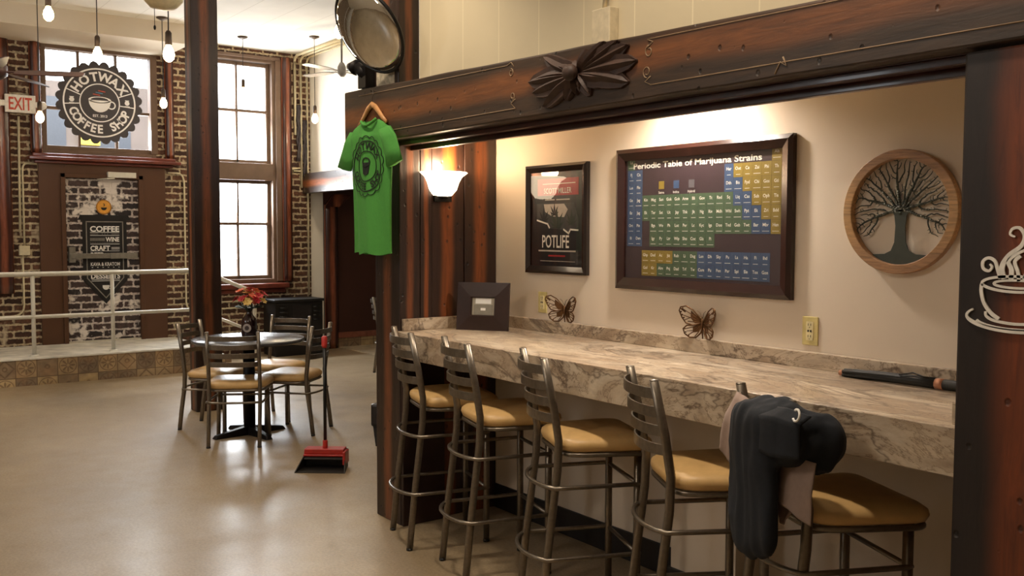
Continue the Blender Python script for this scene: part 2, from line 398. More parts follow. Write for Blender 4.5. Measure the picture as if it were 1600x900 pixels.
# raised entry platform with patterned tile riser
def tile_mat():
    s = NT('patterned_tile'); tc, sp = obj_sep(s)
    # v measured down from the platform edge, u along the wall
    T = .2
    u = s.math('DIVIDE', s.math('ADD', sp.outputs[1], s.math('MULTIPLY', sp.outputs[0], 1.0)), T); v = s.math('DIVIDE', s.math('SUBTRACT', .285, sp.outputs[2]), T)
    fu, fv = s.math('FRACT', u), s.math('FRACT', v); iu, iv = s.math('FLOOR', u), s.math('FLOOR', v)
    cb = s.n('ShaderNodeCombineXYZ'); s.l(iu, cb.inputs[0]); s.l(iv, cb.inputs[1])
    wn = s.n('ShaderNodeTexWhiteNoise', noise_dimensions='3D'); s.l(cb.outputs[0], wn.inputs['Vector'])
    a, b = s.math('SUBTRACT', fu, .5), s.math('SUBTRACT', fv, .5)
    r = s.math('SQRT', s.math('ADD', s.math('MULTIPLY', a, a), s.math('MULTIPLY', b, b)))
    th = s.math('ARCTAN2', b, a)
    pet = s.math('MULTIPLY', s.math('ABSOLUTE', s.math('COSINE', s.math('MULTIPLY', th, 4))), .36)
    m1 = s.math('MULTIPLY', s.math('LESS_THAN', r, pet), s.math('GREATER_THAN', r, .07))
    m2 = s.math('LESS_THAN', s.math('ABSOLUTE', s.math('SUBTRACT', r, .42)), .025)
    dd = s.math('ADD', s.math('ABSOLUTE', a), s.math('ABSOLUTE', b)); m3 = s.math('LESS_THAN', s.math('ABSOLUTE', s.math('SUBTRACT', dd, .44)), .05)
    m4 = s.math('LESS_THAN', s.math('ABSOLUTE', s.math('SUBTRACT', r, .1)), .035)
    w = wn.outputs['Value']; big = s.math('GREATER_THAN', w, .62); sq = s.math('LESS_THAN', w, .35)
    pat = s.math('MAXIMUM', s.math('MULTIPLY', s.math('MAXIMUM', m1, m2), big), s.math('MAXIMUM', s.math('MULTIPLY', m3, sq), s.math('MULTIPLY', m4, s.math('SUBTRACT', 1, big))))
    base = s.ramp(w, [(.0, '#b39b78'), (.25, '#9b8468'), (.5, '#c4aa7e'), (.7, '#8c7a63'), (.85, '#b89d76')], 'CONSTANT')
    nz = s.noise(tc.outputs['Object'], 14, 4); nz2 = s.noise(tc.outputs['Object'], 5, 3)
    c = s.mix(s.math('MULTIPLY', pat, .65), base, '#6d5440')
    c = s.mix(s.math('MULTIPLY', s.ramp(nz2.outputs[0], [(.5, (0, 0, 0, 1)), (.65, (1, 1, 1, 1))]), .5), c, '#a9835e')
    c = s.mix(.5, c, s.ramp(nz.outputs[0], [(.3, '#8a8a8a'), (.7, '#ffffff')]), 'MULTIPLY')
    e = s.math('MAXIMUM', s.math('GREATER_THAN', s.math('ABSOLUTE', a), .48), s.math('GREATER_THAN', s.math('ABSOLUTE', b), .48))
    c = s.mix(e, c, '#6b5641')
    s.l(c, s.b.inputs['Base Color']); s.b.inputs['Roughness'].default_value = .45; return s.m
TILE = tile_mat()
PLATTOP = mat('worn_white_boards', '#dcd8cc', .5, noise_amt=.25, nscale=6)
mb = MB(); mb.box((-11.998, -4.99, 0), (-10.83, 3.6, .27)); mb.box((-11.998, 3.6, 0), (-10.83, 3.9, .13))
plat = thing('entry_platform', (0, 0, 0), 'raised entry platform with patterned tile riser before the brick wall', 'platform')
mb.build('tile_riser', TILE, plat)
mb = MB(); mb.box((-11.998, -4.99, .27), (-10.82, 3.61, .289)); mb.box((-11.998, 3.61, .13), (-10.82, 3.91, .147)); mb.build('deck', PLATTOP, plat, bevel=.003)
mb = MB(); mb.box((-12, 5.83, 0), (-11.985, 9.2, .13)); mb.build('baseboard_tile', TILE, kind='structure')
MB().box((-12, 5.83, .13), (-11.97, 9.2, .21)).build('trim_passage', mat('reddish_rail', '#8a5340', .4, noise_amt=.25, nscale=14), kind='structure', bevel=.004)
tag(MB().box((-11.985, 5.85, 0), (-9.9, 7.6, .006)).build('floor_mosaic', mat('worn_floor_patch', '#b3a48a', .35, noise_amt=.3, nscale=9), kind='stuff'), 'pale worn mosaic strip on the passage floor', 'floor patch')
D.objects['floor_mosaic']['kind'] = 'structure'; D.objects['floor_mosaic'].name = 'floor_passage'

# ------------------------------------------------------------------ far posts, beam, doorway
def log_post(name, y0, y1, z0, z1, x, label, m=LOG, r=.06):
    mb = MB(); yc = (y0+y1)/2; w = (y1-y0)/2
    prof = [(-w, 0), (-w, r*.5), (-w*.72, r*.9), (-w*.25, r*1.15), (w*.25, r*1.15), (w*.72, r*.9), (w, r*.5), (w, 0)]
    vs = []; n = len(prof); Z = 24
    for k in range(Z+1):
        z = z0+(z1-z0)*k/Z
        for u, v in prof:
            j = 1+.05*noise.noise(Vector((u*9, z*2.1, yc*3)))
            vs.append((x+v*j, yc+u*j, z))
    fs = [(k*n+i, k*n+i+1, (k+1)*n+i+1, (k+1)*n+i) for k in range(Z) for i in range(n-1)]+[(k*n+n-1, k*n, (k+1)*n, (k+1)*n+n-1) for k in range(Z)]
    fs += [tuple(range(n-1, -1, -1)), tuple(Z*n+i for i in range(n))]
    mb.add(vs, fs, 0, None, True)
    o = mb.build(name, m); o.location.x = .008; return tag(o, label, 'wooden post')
log_post('log_post', 1.62, 1.815, .9, 3.75, -12, 'dark reddish log post at the left edge beside the exit sign')
log_post('log_post', 2.02, 2.14, 2.5, 3.75, -12, 'thin reddish log post left of the logo window')
log_post('log_post', 3.52, 3.63, 2.5, 3.75, -12, 'thin reddish log post right of the logo window')
log_post('log_post', 5.03, 5.17, .95, 3.9, -12, 'varnished log post along the right side of the bright tall window', r=.07)
log_post('passage_post', 5.63, 5.83, 0, 1.98, -12, 'reddish round-faced post left of the dark passage opening', r=.07)
mb = MB(); M = plane((-11.93, 5.63, 0), (0, 1, 0), (0, 0, 1))
mb.prism([(0, 1.95), (.2, 1.95), (.38, 2.12), (.13, 2.12)], -.06, .02, M=M)
tag(mb.build('corner_brace', LOG), 'slanted corner brace between passage post and far beam', 'brace')
tag(MB().box((-12, 5.33, 2.125), (-4.8, 5.45, 2.39)).build('far_beam', BEAM2, bevel=.008), 'weathered grey and orange beam over the dark passage opening', 'beam')
tag(MB().box((-8.53, 2.69, 0), (-8.36, 2.93, 3.97)).build('square_post', POST, bevel=.008), 'tall square stained post standing behind the round table', 'wooden post')
tag(MB().box((-4.72, 2.53, 0), (-4.45, 2.66, 3.97)).build('square_post', POST, bevel=.006), 'tall square stained post at the left end of the counter, under the mirror', 'wooden post')
tag(MB().box((-4.69, 2.527, 2.36), (-4.49, 2.532, 2.50)).build('lit_face_overlay', mat('speckled_lit_face', '#b7ab93', .6, noise_amt=.4, nscale=40)), 'pale speckled plate imitating light on the post below the round mirror', 'overlay')  # pale sheet puts the light on the post face into colour
tag(MB().box((-1.33, 2.47, 0), (-.99, 2.66, 2.08)).build('square_pillar', PILLAR, bevel=.008), 'dark pillar with orange centre and white coffee cup, right edge', 'wooden post')
# planks of the alcove's left side
for i, (a, b) in enumerate(((2.662, 2.735), (2.738, 2.949), (2.952, 3.168))):
    tag(MB().box((-4.50, a, 0), (-4.45-(.006 if i == 1 else 0), b, 2.16)).build('wall_plank', PLANK, bevel=.004),
        ['narrow stained plank beside the counter post', 'wide stained plank right behind the lit wall lamp', 'wide stained plank in the alcove corner, against the cream wall'][i], 'plank', 'planks at the left of the alcove')
# main beam (slab, tapering towards the right) with carved scroll lines
mb = MB(); N = 40; x0, x1 = -4.93, -.6
def beam_top(x): t = (x+4.9)/3.1; return 2.392-.09*max(0, min(1.1, t))+.004*noise.noise(Vector((x*3, 0, 0)))
vs = []
for i in range(N+1):
    x = x0+(x1-x0)*i/N; zb = 2.088+.003*noise.noise(Vector((x*4, 5, 0)))
    vs += [(x, 2.45, zb), (x, 2.45, beam_top(x)), (x, 2.528, beam_top(x)+.004), (x, 2.528, zb)]
fs = [(i*4+k, i*4+(k+1) % 4, i*4+4+(k+1) % 4, i*4+4+k) for i in range(N) for k in range(4)]+[(3, 2, 1, 0), (N*4, N*4+1, N*4+2, N*4+3)]
mb.add(vs, fs)
beam = tag(mb.build('header_beam', BEAM, bevel=.008), 'long stained header beam over the marble counter, carved flower at its middle', 'beam')
GRV = mat('carved_line', '#8d7558', .6)
mb = MB()
def bl(pts, r=.0022): mb.tube([(x, 2.4492, z) for x, z in pts], r, 6)
def curl(x, z, sx, sz, r=.016):
    pts = []
    for i in range(17):
        t = i/16; a = t*PI*2.2; q = r*(1-.55*t); pts.append((x+sx*(-.0+q*sin(a)), z+sz*(-r*1.2+q*cos(a)*1.1)))
    return pts
bl([(-4.75, 2.352), (-3.36, 2.325)]); bl(curl(-3.33, 2.31, 1, 1)); bl([(-3.36, 2.325), (-3.33, 2.335), (-3.31, 2.315)])
bl([(-4.75, 2.135), (-3.30, 2.135)]); bl([(-3.30, 2.135), (-3.33, 2.16), (-3.30, 2.175)]); bl(curl(-3.32, 2.17, 1, -1))
bl([(-2.50, 2.300), (-.62, 2.268)]); bl([(-2.50, 2.300), (-2.47, 2.288), (-2.50, 2.27)]); bl(curl(-2.49, 2.28, -1, 1, .02))
bl([(-2.48, 2.135), (-.62, 2.130)]); bl([(-2.48, 2.135), (-2.51, 2.15), (-2.48, 2.165)]); bl(curl(-2.5, 2.16, -1, -1, .02))
bl([(-1.93, 2.10), (-1.91, 2.135), (-1.885, 2.12), (-1.90, 2.15)], .003)
mb.build('carved_lines', GRV, beam)
mb = MB(); mb.box((-4.45, 2.53, 2.062), (-1.335, 2.575, 2.086)); mb.box((-4.45, 2.53, 2.086), (-1.335, 2.66, 2.10)); mb.box((-4.45, 2.60, 2.04), (-1.335, 2.63, 2.10))
tag(mb.build('header_moulding', TRIMW, bevel=.003), 'dark moulding strips below the header beam', 'moulding')
# carved flower
mb = MB(); cx, cz = -2.87, 2.225
FL = mat('carved_flower_wood', '#3d291f', .6, noise_amt=.3, nscale=25)
for a, L, w, tw in ((178, .33, .075, 0), (165, .30, .07, 1), (150, .27, .06, -1), (195, .31, .08, 0), (212, .28, .075, 1), (232, .17, .06, 1), (132, .2, .055, 1), (2, .33, .075, 0), (15, .30, .065, 1), (28, .27, .055, 1), (42, .22, .05, 1), (-14, .30, .08, -1), (-32, .25, .075, 1), (-55, .16, .06, -1), (62, .15, .045, 1), (100, .11, .04, 0), (270, .12, .035, 0), (250, .13, .04, 1), (292, .12, .04, -1)):
    a = rad(a); d = Vector((cos(a), 0, sin(a)*.52)); L *= .98; w *= 1.25; n = 9; px = Vector((-d.z, 0, d.x)).normalized(); vs = []; fs = []
    for i in range(n+1):
        t = i/n; ww = w*.5*(sin(PI*min(1, t**.9*.93+.03))**.6)*(1 if t < .97 else .25); h = .034*sin(PI*(.15+.75*t))+.006
        c = Vector((cx, 2.45, cz))+d*L*t+px*tw*.03*t*t
        for q, hh in ((-1, 0), (-.92, .55), (-.45, .5), (0, 1.0), (.45, .5), (.92, .62), (1, 0)): vs.append(tuple(c+px*ww*q+Vector((0, -h*hh-.0, 0))))
    for i in range(n):
        for k in range(6): fs.append((i*7+k, i*7+k+1, i*7+8+k, i*7+7+k))
    fs.append(tuple(range(6, -1, -1))); fs.append(tuple(n*7+k for k in range(7)))
    mb.add(vs, fs, 0, None, False)
flo = tag(mb.build('carved_flower', FL), 'dark carved wooden flower mounted on the header beam', 'carving')
MB().ball((cx, 2.395, cz), (.035, .03, .033)).build('flower_centre', FL, flo)

# ------------------------------------------------------------------ windows and door in the brick wall
def frame_rect(mb, y0, y1, z0, z1, w, xa, xb):
    mb.box((xa, y0, z0), (xb, y0+w, z1)); mb.box((xa, y1-w, z0), (xb, y1, z1)); mb.box((xa, y0+w, z0), (xb, y1-w, z0+w)); mb.box((xa, y0+w, z1-w), (xb, y1-w, z1))
# tall double window
w2 = D.objects.new('window_2', None); COL.objects.link(w2); w2['kind'] = 'structure'; w2.location = (0, 0, 0)
mb = MB(); frame_rect(mb, 3.98, 4.97, .93, 3.87, .055, -12.2, -12.0); mb.box((-12.16, 4.03, 2.28), (-12.0, 4.92, 2.50)); mb.box((-11.995, 3.9, 3.85), (-11.96, 5.02, 3.89)); mb.box((-12.0, 4.955, .95), (-11.97, 5.03, 3.87))
mb.build('window_frame', WFRAME, w2, bevel=.004)
for z0, z1, zm in ((.985, 2.28, 1.71), (2.50, 3.81, 3.18)):
    mb = MB(); frame_rect(mb, 4.035, 4.915, z0, z1, .045, -12.14, -12.09); mb.box((-12.14, 4.46, z0), (-12.09, 4.485, z1)); mb.box((-12.14, 4.06, zm-.018), (-12.08, 4.9, zm+.018))
    s_ = mb.build('sash', WFRAME, w2, bevel=.003); MB().box((-12.12, 4.06, z0+.04), (-12.114, 4.9, z1-.04)).build('pane', GLASS, s_)
mb = MB(); mb.box((-12.02, 3.85, .86), (-11.90, 5.1, .93)); mb.box((-12.0, 3.9, .80), (-11.95, 5.06, .86)); mb.build('trim_1', SILL, kind='structure', bevel=.015)
# transom window over the door
w1 = D.objects.new('window_1', None); COL.objects.link(w1); w1['kind'] = 'structure'
mb = MB(); frame_rect(mb, 2.15, 3.42, 2.5, 3.76, .05, -12.15, -12.0)
mb.box((-12.12, 2.545, 2.55), (-12.06, 2.575, 3.71)); mb.box((-12.12, 2.965, 2.55), (-12.06, 2.995, 3.71)); mb.box((-12.12, 2.2, 3.02), (-12.06, 3.37, 3.055)); mb.box((-12.12, 2.2, 2.55), (-12.02, 3.37, 2.60)); mb.box((-12.1, 3.36, 2.55), (-11.99, 3.44, 3.75))
mb.build('window_frame', WFRAME, w1, bevel=.004)
MB().box((-12.10, 2.2, 2.55), (-12.094, 3.37, 3.71)).build('pane', GLASS, w1)
mb = MB(); mb.box((-12.02, 1.98, 2.42), (-11.86, 3.68, 2.46)); mb.box((-12.0, 2.03, 2.46), (-11.92, 3.63, 2.50)); mb.box((-12.0, 2.05, 2.385), (-11.93, 3.6, 2.42)); mb.build('trim_2', SILL, kind='structure', bevel=.01)
# door surround (wide brown side panels) and door
mb = MB(); mb.box((-12.02, 2.09, .289), (-11.965, 2.37, 2.385)); mb.box((-12.02, 3.19, .289), (-11.965, 3.51, 2.385)); mb.box((-12.02, 2.37, 2.23), (-11.965, 3.19, 2.385))
mb.box((-11.965, 2.32, .289), (-11.945, 2.37, 2.28)); mb.box((-11.965, 3.19, .289), (-11.945, 3.24, 2.28)); mb.box((-11.965, 2.32, 2.23), (-11.945, 3.24, 2.28))
mb.build('trim_door', BROWNP, kind='structure', bevel=.004)
door = D.objects.new('door_1', None); COL.objects.link(door); door['kind'] = 'structure'
MURAL = brick_mat('mural_print', '#2a2022', '#5a443f', '#dccfc6', rowh=.085, bw=.24, mort=.026, patch=('#e2d9d0', 3.6, .545), rough=.5)
MB().box((-12.06, 2.37, .30), (-12.0, 3.19, 2.23)).build('door_leaf', MURAL, door, label='door leaf covered with a black and white brick print')
mb = MB(); mb.box((-12.0, 2.37, .289), (-11.97, 3.19, .31)); mb.build('threshold', mat('pale_metal', '#cfc8b8', .4, .3), door)
# banner printed on the door
SHB = mat('banner_black', '#15110f', .5, noise_amt=.1); GRYL = mat('banner_grey', '#8b857c', .5); ORG = mat('orange_disc', '#e0a03c', .5)
Mp = plane((-11.997, 2.80, 0), (0, 1, 0), (0, 0, 1))
ban = MB(); ban.prism([(-.25, 1.78), (-.25, 1.02), (0, .74), (.25, 1.02), (.25, 1.78)], 0, .003, 0, Mp)
ban.prism([(-.30, 1.74), (.30, 1.74), (.27, 1.80), (-.27, 1.80)], -.001, .002, 0, Mp)
def ln(mb, pts, w, d, mi, M):
    for (a, b), (c, e) in zip(pts, pts[1:]):
        v = Vector((c-a, e-b)); v.normalize(); n_ = Vector((-v.y, v.x))*w/2; v *= w*.4
        mb.prism([(a-v.x-n_.x, b-v.y-n_.y), (c+v.x-n_.x, e+v.y-n_.y), (c+v.x+n_.x, e+v.y+n_.y), (a-v.x+n_.x, b-v.y+n_.y)], d, d+.0015, mi, M)
ln(ban, [(-.205, 1.72), (-.205, 1.05), (0, .81), (.205, 1.05), (.205, 1.72), (-.205, 1.72)], .011, .003, 1, Mp)
yy = 1.66
def T(t, h, y, x=0, w=None): text(ban, t, h, Mp, x, y, width=w, bold=.03, mi=2, d=.0046)
T('COFFEE', .062, 1.635, 0, .33)
ban.box((-.165, 1.592, .0044), (.165, 1.598, .0052), 2, Mp)
for xx in (-.12, .12): ban.box((xx-.045, 1.572, .0044), (xx+.045, 1.578, .0052), 1, Mp)
for xx in (-.03, 0, .03): ban.box((xx-.005, 1.571, .0044), (xx+.005, 1.579, .0052), 1, Mp)
ban.box((-.165, 1.555, .0044), (.165, 1.56, .0052), 2, Mp)
T('WINE', .05, 1.51, .085, .155)
for i in range(13): ban.box((-.165+i*.0128, 1.492, .0044), (-.158+i*.0128, 1.528, .0052), 1, Mp)
for i in range(18): ban.box((-.165+i*.0188, 1.468, .0044), (-.158+i*.0188, 1.474, .0052), 1, Mp)
ban.box((-.165, 1.452, .0044), (.165, 1.457, .0052), 2, Mp)
T('CRAFT', .055, 1.405, -.055, .22)
for z in (1.392, 1.41): ban.box((.07, z, .0044), (.165, z+.006, .0052), 2, Mp)
for z in (1.37,): ban.box((-.165, z, .0044), (.165, z+.004, .0052), 2, Mp)
T('BEER', .055, 1.325, -.085, .155)
for i in range(12): ban.box((.005+i*.0132, 1.30, .0044), (.012+i*.0132, 1.345, .0052), 1, Mp)
T('KAVA & KRATOM', .04, 1.215, 0, .33)
for i in range(6): ban.box((-.155+i*.06, 1.172, .0044), (-.14+i*.06, 1.18, .0052), 2, Mp)
ban.box((-.165, 1.145, .0044), (.165, 1.15, .0052), 2, Mp)
T('DESSERTS', .05, 1.07, 0, .33)
for z in (1.03, 1.012): ban.box((-.16, z, .0044), (.16, z+.005, .0052), 2, Mp)
ban.prism(arc(0, .945, .038, PI, 2*PI, 10)[:], .0044, .0052, 2, Mp); ban.ring(.012, .018, .0044, .0052, 16, 2, Mp @ Matrix.Translation((.042, .935, 0))); ban.box((-.038, .943, .0044), (.038, .962, .0052), 2, Mp)
ban.ring(0.001, .085, .003, .005, 32, 3, Mp @ Matrix.Translation((-.005, 1.895, 0))); ban.ring(.075, .088, .005, .0056, 32, 4, Mp @ Matrix.Translation((-.005, 1.895, 0)))
ban.prism(arc(-.005, 1.89, .034, PI, 2*PI, 10), .0052, .006, 0, Mp); ln(ban, [(-.005, 1.905), (.004, 1.92), (-.006, 1.935)], .008, .0052, 0, Mp)
ban.build('menu_print', [SHB, GRYL, WHITE, ORG, mat('amber_edge', '#a8701f', .5)], door, label='black shield print listing coffee, wine, beer and desserts')
BARM = mat('grey_bar_metal', '#8d877b', .35, .5)
mb = MB(); mb.box((-11.99, 2.40, 1.285), (-11.92, 3.15, 1.345)); mb.box((-12.0, 2.39, 1.24), (-11.93, 2.46, 1.42)); mb.box((-11.92, 2.84, 1.28), (-11.905, 3.15, 1.35)); mb.build('push_bar', BARM, door, bevel=.004)
mb = MB(); mb.box((-11.99, 2.83, 2.245), (-11.90, 3.15, 2.31)); mb.tube([(-11.9, 2.9, 2.235), (-11.82, 2.8, 2.225), (-11.95, 2.72, 2.22)], .008, 6); mb.build('door_closer', PIPEW, door, bevel=.004)

# logo decal on the transom glass
LOGOD = mat('logo_dark', '#454246', .6, noise_amt=.05); Ml = plane((-12.052, 2.79, 3.13), (0, 1, 0), (0, 0, 1))
def scallop(r0, r1, n):
    pts = []
    for i in range(n*8): a = 2*PI*i/(n*8); q = abs(sin(a*n/2)); r = r0+(r1-r0)*q**.8; pts.append((r*cos(a), r*sin(a)))
    return pts
mb = MB(); mb.prism(scallop(.445, .49, 24), 0, .004, 0, Ml)
mb.ring(.39, .408, .004, .0052, 64, 1, Ml); mb.ring(.215, .228, .004, .0052, 48, 1, Ml)
arc_text(mb, 'HOTWAX', .305, .10, Ml, PI/2, rad(112), mi=1, bold=.035, d=.0046)
arc_text(mb, 'COFFEE SHOP', .312, .095, Ml, -PI/2, rad(138), True, mi=1, bold=.035, d=.0046, sx=.9)
for a in (8, 172): 
    for da in (-13, 13): ln(mb, [(.235*cos(rad(a+da)), .235*sin(rad(a+da))), (.385*cos(rad(a+da)), .385*sin(rad(a+da)))], .012, .0042, 1, Ml)
for sx in (-1, 1):
    mb.ring(.001, .028, .004, .0054, 14, 1, Ml @ Matrix.Translation((sx*.31, .02, 0))); ln(mb, [(sx*.285, -.02), (sx*.335, -.02)], .01, .0042, 1, Ml); ln(mb, [(sx*.29, .05), (sx*.33, .05)], .009, .0042, 1, Ml)
mb.prism(arc(0, .03, .125, PI, 2*PI, 16, .14), .004, .0056, 1, Ml); mb.ring(.10, .128, .004, .0056, 24, 1, Ml @ Matrix.Translation((0, .035, 0)), 1, .3); mb.ring(.035, .05, .004, .0054, 16, 1, Ml @ Matrix.Translation((.13, -.02, 0)))
for i in range(3): ln(mb, [(-.07+.03*i, .10+.022*i), (.0+.03*i, .09+.022*i)], .011, .0042, 2+i % 2, Ml)
text(mb, 'EST. 2013', .028, Ml, 0, -.155, bold=.02, mi=1, d=.0046)
tag(mb.build('window_decal', [LOGOD, mat('logo_white', '#ffffff', .6, noise_amt=0), mat('logo_red', '#c8503c', .5), mat('logo_blue', '#5c8fb0', .5)]), 'round scalloped coffee shop logo stuck on the window over the door', 'sign')

# outside: pavement and a pale building across the street
tag(MB().box((-60, -30, -.25), (-12.3, 40, -.15)).build('pavement', mat('pale_pavement', '#9b958a', .9)), 'pale pavement outside the windows', 'ground')
bld = tag(MB().box((-24, -8, -.15), (-20, 6.4, 4.5)).build('street_building', mat('building_paint', '#544a44', .9, noise_amt=.2, nscale=.8)), 'hazy building seen through the logo window', 'building')
mb = MB()
for y in (2.2, 3.4, 4.6): mb.box((-20.03, y, 3.2), (-19.99, y+.6, 4.6))
for i, y in enumerate((2.2, 3.4, 4.6)): MB().box((-20.03, y, 3.0), (-19.99, y+.6, 4.2)).build('shop_window', mat('building_glass', '#282c33', .3), bld)
MB().box((-20.05, 4.25, 3.3), (-19.9, 4.6, 3.7)).build('yellow_sign', mat('yellow_paint', '#d9b62a', .6), bld)

# ------------------------------------------------------------------ exit sign, conduits
ex = thing('exit_sign', (-11.97, 1.91, 2.86), 'white exit sign with red letters and twin lamp heads on the brick wall', 'sign')
mb = MB(); mb.box((0.06, -.155, .07), (.10, .155, .27)); mb.box((-.03, -.06, .12), (.06, .06, .2)); mb.build('housing', mat('exit_white', '#e6e1d6', .5), ex, bevel=.006)
mb = MB(); text(mb, 'EXIT', .135, plane((.1015, 0, .17), (0, 1, 0), (0, 0, 1)), width=.235, bold=.02); mb.build('lettering', mat('exit_red', '#c2472f', .5), ex)
for sy in (-1, 1):
    mb = MB(); mb.box((.04, sy*.155, .14), (.1, sy*.19, .2)); mb.lathe([(0, 0), (.045, .0), (.045, .05), (.04, .06), (0, .06)], 16, 0, plane((.06, sy*.225, .165), (0, 1, 0), (0, 0, 1))); mb.build('lamp_head', mat('exit_white', '#e6e1d6'), ex)
def pipes(name, paths, r, m, label, cat='pipe', **k):
    mb = MB()
    for p in paths: mb.tube(p, r, 8)
    return tag(mb.build(name, m), label, cat, **k)
def bend(a, b, c, n=5):
    a, b, c = Vector(a), Vector(b), Vector(c); return [tuple((1-t)**2*a+2*t*(1-t)*b+t*t*c) for t in [i/n for i in range(n+1)]]
X = -11.98
pipes('wall_conduit', [[(X, 1.905, 2.9), (X, 1.89, 1.6)]], .013, CREAMPIPE, 'thin straight pipe running down from the exit sign', 'conduit')
pipes('wall_conduit', [[(X, 2.08, 2.375), (X, 1.98, 2.375)]+bend((X, 1.98, 2.375), (X, 1.93, 2.37), (X, 1.93, 2.30))+[(X, 1.93, 1.44)]], .011, CREAMPIPE, 'pale pipe curving from the left of the door trim down to a box', 'conduit')
pipes('wall_conduit', [[(X, 1.91, 1.33), (X, 1.91, .75)]+bend((X, 1.91, .75), (X, 1.90, .65), (X, 1.8, .64))+[(X, 1.2, .63)]], .011, CREAMPIPE, 'pale pipe curving left near the floor below the junction box', 'conduit')
tag(MB().box((-12, 1.87, 1.33), (-11.94, 1.98, 1.44)).build('junction_box', CREAMPIPE, bevel=.005), 'small square junction box on the brick left of the door', 'box')
pipes('wall_conduit', [[(X, 3.55, 2.33), (X, 3.66, 2.33)]+bend((X, 3.66, 2.33), (X, 3.74, 2.33), (X, 3.745, 2.2))+[(X, 3.745, .72)]+bend((X, 3.745, .72), (X, 3.75, .62), (X, 3.85, .62))], .011, CREAMPIPE, 'pale pipe curving down the brick right of the door', 'conduit')
pipes('wall_conduit', [[(X, 3.8, .70), (X, 5.3, .715)]], .010, CREAMPIPE, 'upper of two level pipes on the brick below the tall window', 'conduit')
pipes('wall_conduit', [[(X, 3.8, .61), (X, 5.2, .63)]], .010, CREAMPIPE, 'lower of two level pipes on the brick below the tall window', 'conduit')
for i, (y, z0, lb) in enumerate(((5.225, 2.9, 'short cream pipe left of three in the far brick corner'), (5.31, 2.2, 'middle cream pipe of three in the far brick corner'), (5.40, .75, 'cream pipe nearest the white wall in the far brick corner'))):
    pipes('riser_pipe', [[(X+.01, y, z0), (X+.01, y, 3.86)]+bend((X+.01, y, 3.86), (X+.01, y, 3.93), (X+.12, y, 3.94))+[(-10.6+i*.1, y, 3.945)]], .018-.002*i, CREAMPIPE, lb, 'pipe')
pipes('wall_conduit', [[(X, 5.2, 2.42), (X, 5.44, 2.42)], [(X, 5.15, 2.44), (X, 5.3, 2.46)]], .012, CREAMPIPE, 'short level pipe beside the end of the far beam', 'conduit')
for y, z0, z1, lb in ((5.265, 2.55, 3.3, 'dark bundled cable hanging on the left in the brick corner'), (5.35, 2.35, 3.1, 'dark bundled cable hanging on the right in the brick corner')):
    mb = MB()
    for k in range(3): mb.tube([(X+.03+.01*cos(k*2.1), y+.016*cos(k*2.1+i*.8)+.008*sin(i*1.3), z1-(z1-z0)*i/14) for i in range(15)], .014, 6)
    tag(mb.build('cable_bundle', mat('dark_cable', '#3a3336', .6)), lb, 'cable')

# ------------------------------------------------------------------ railing
rl = thing('railing', (-10.95, 2.5, .289), 'white pipe railing along the tiled entry platform', 'railing')
def L(p): return (p[0]+10.95, p[1]-2.5, p[2]-.289)
MB().tube([L((-10.95, -4, 1.155)), L((-10.95, 3.62, 1.155))], .026, 12).build('top_rail', PIPEW, rl)
MB().tube([L((-10.95, -4, .705)), L((-10.95, 3.62, .705))], .021, 12).build('lower_rail', PIPEW, rl)
for y in (-1.8, -.1, .85, 1.83, 2.62): 
    mb = MB(); mb.tube([L((-10.95, y, .289)), L((-10.95, y, 1.15))], .021, 10); mb.lathe([(.045, 0), (.045, .012), (.03, .02)], 16, 0, Matrix.Translation(L((-10.95, y, .289)))); mb.build('rail_post', PIPEW, rl)
hr = thing('stair_handrail', (-10.95, 4.05, 0), 'short white handrail sloping down behind the table flowers', 'railing')
def L(p): return (p[0]+10.95, p[1]-4.05, p[2])
MB().tube([L((-10.95, 3.64, 1.14)), L((-10.95, 4.22, .885)), L((-10.95, 4.235, .86)), L((-10.95, 4.235, 0))], .024, 12).build('hand_rail', PIPEW, hr)
MB().tube([L((-10.95, 3.64, .66)), L((-10.95, 4.235, .40))], .019, 12).build('lower_rail', PIPEW, hr)
MB().tube([L((-10.95, 3.66, .0)), L((-10.95, 3.66, 1.12))], .02, 12).build('rail_post', PIPEW, hr)

# ------------------------------------------------------------------ counter
ct = thing('bar_counter', (-2.9, 2.5, 1.07), 'long brown and cream marble-look bar counter in the alcove', 'counter')
def L3(a): return (a[0]+2.9, a[1]-2.5, a[2]-1.07)
mb = MB(); mb.box(L3((-4.447, 2.497, .932)), L3((-1.336, 2.53, 1.07))); mb.box(L3((-4.447, 2.53, 1.03)), L3((-1.336, 3.168, 1.07))); mb.build('countertop', MARBLE, ct, bevel=.003)
mb = MB(); mb.box(L3((-4.447, 3.135, 1.07)), L3((-1.336, 3.168, 1.134))); mb.box(L3((-4.447, 2.54, 1.07)), L3((-4.425, 3.135, 1.134))); mb.box(L3((-1.372, 2.535, 1.07)), L3((-1.338, 3.135, 1.134))); mb.build('backsplash', MARBLE, ct, bevel=.003)
for x in (-2.7, -1.37): MB().box(L3((x, 2.6, .98)), L3((x+.03, 3.1, 1.03))).build('bracket', DARKBOARD, ct)
tag(MB().box((-4.452, 2.535, .0), (-4.425, 2.80, .93)).build('support_board', DARKBOARD, bevel=.003), 'dark board under the left end of the counter', 'board')
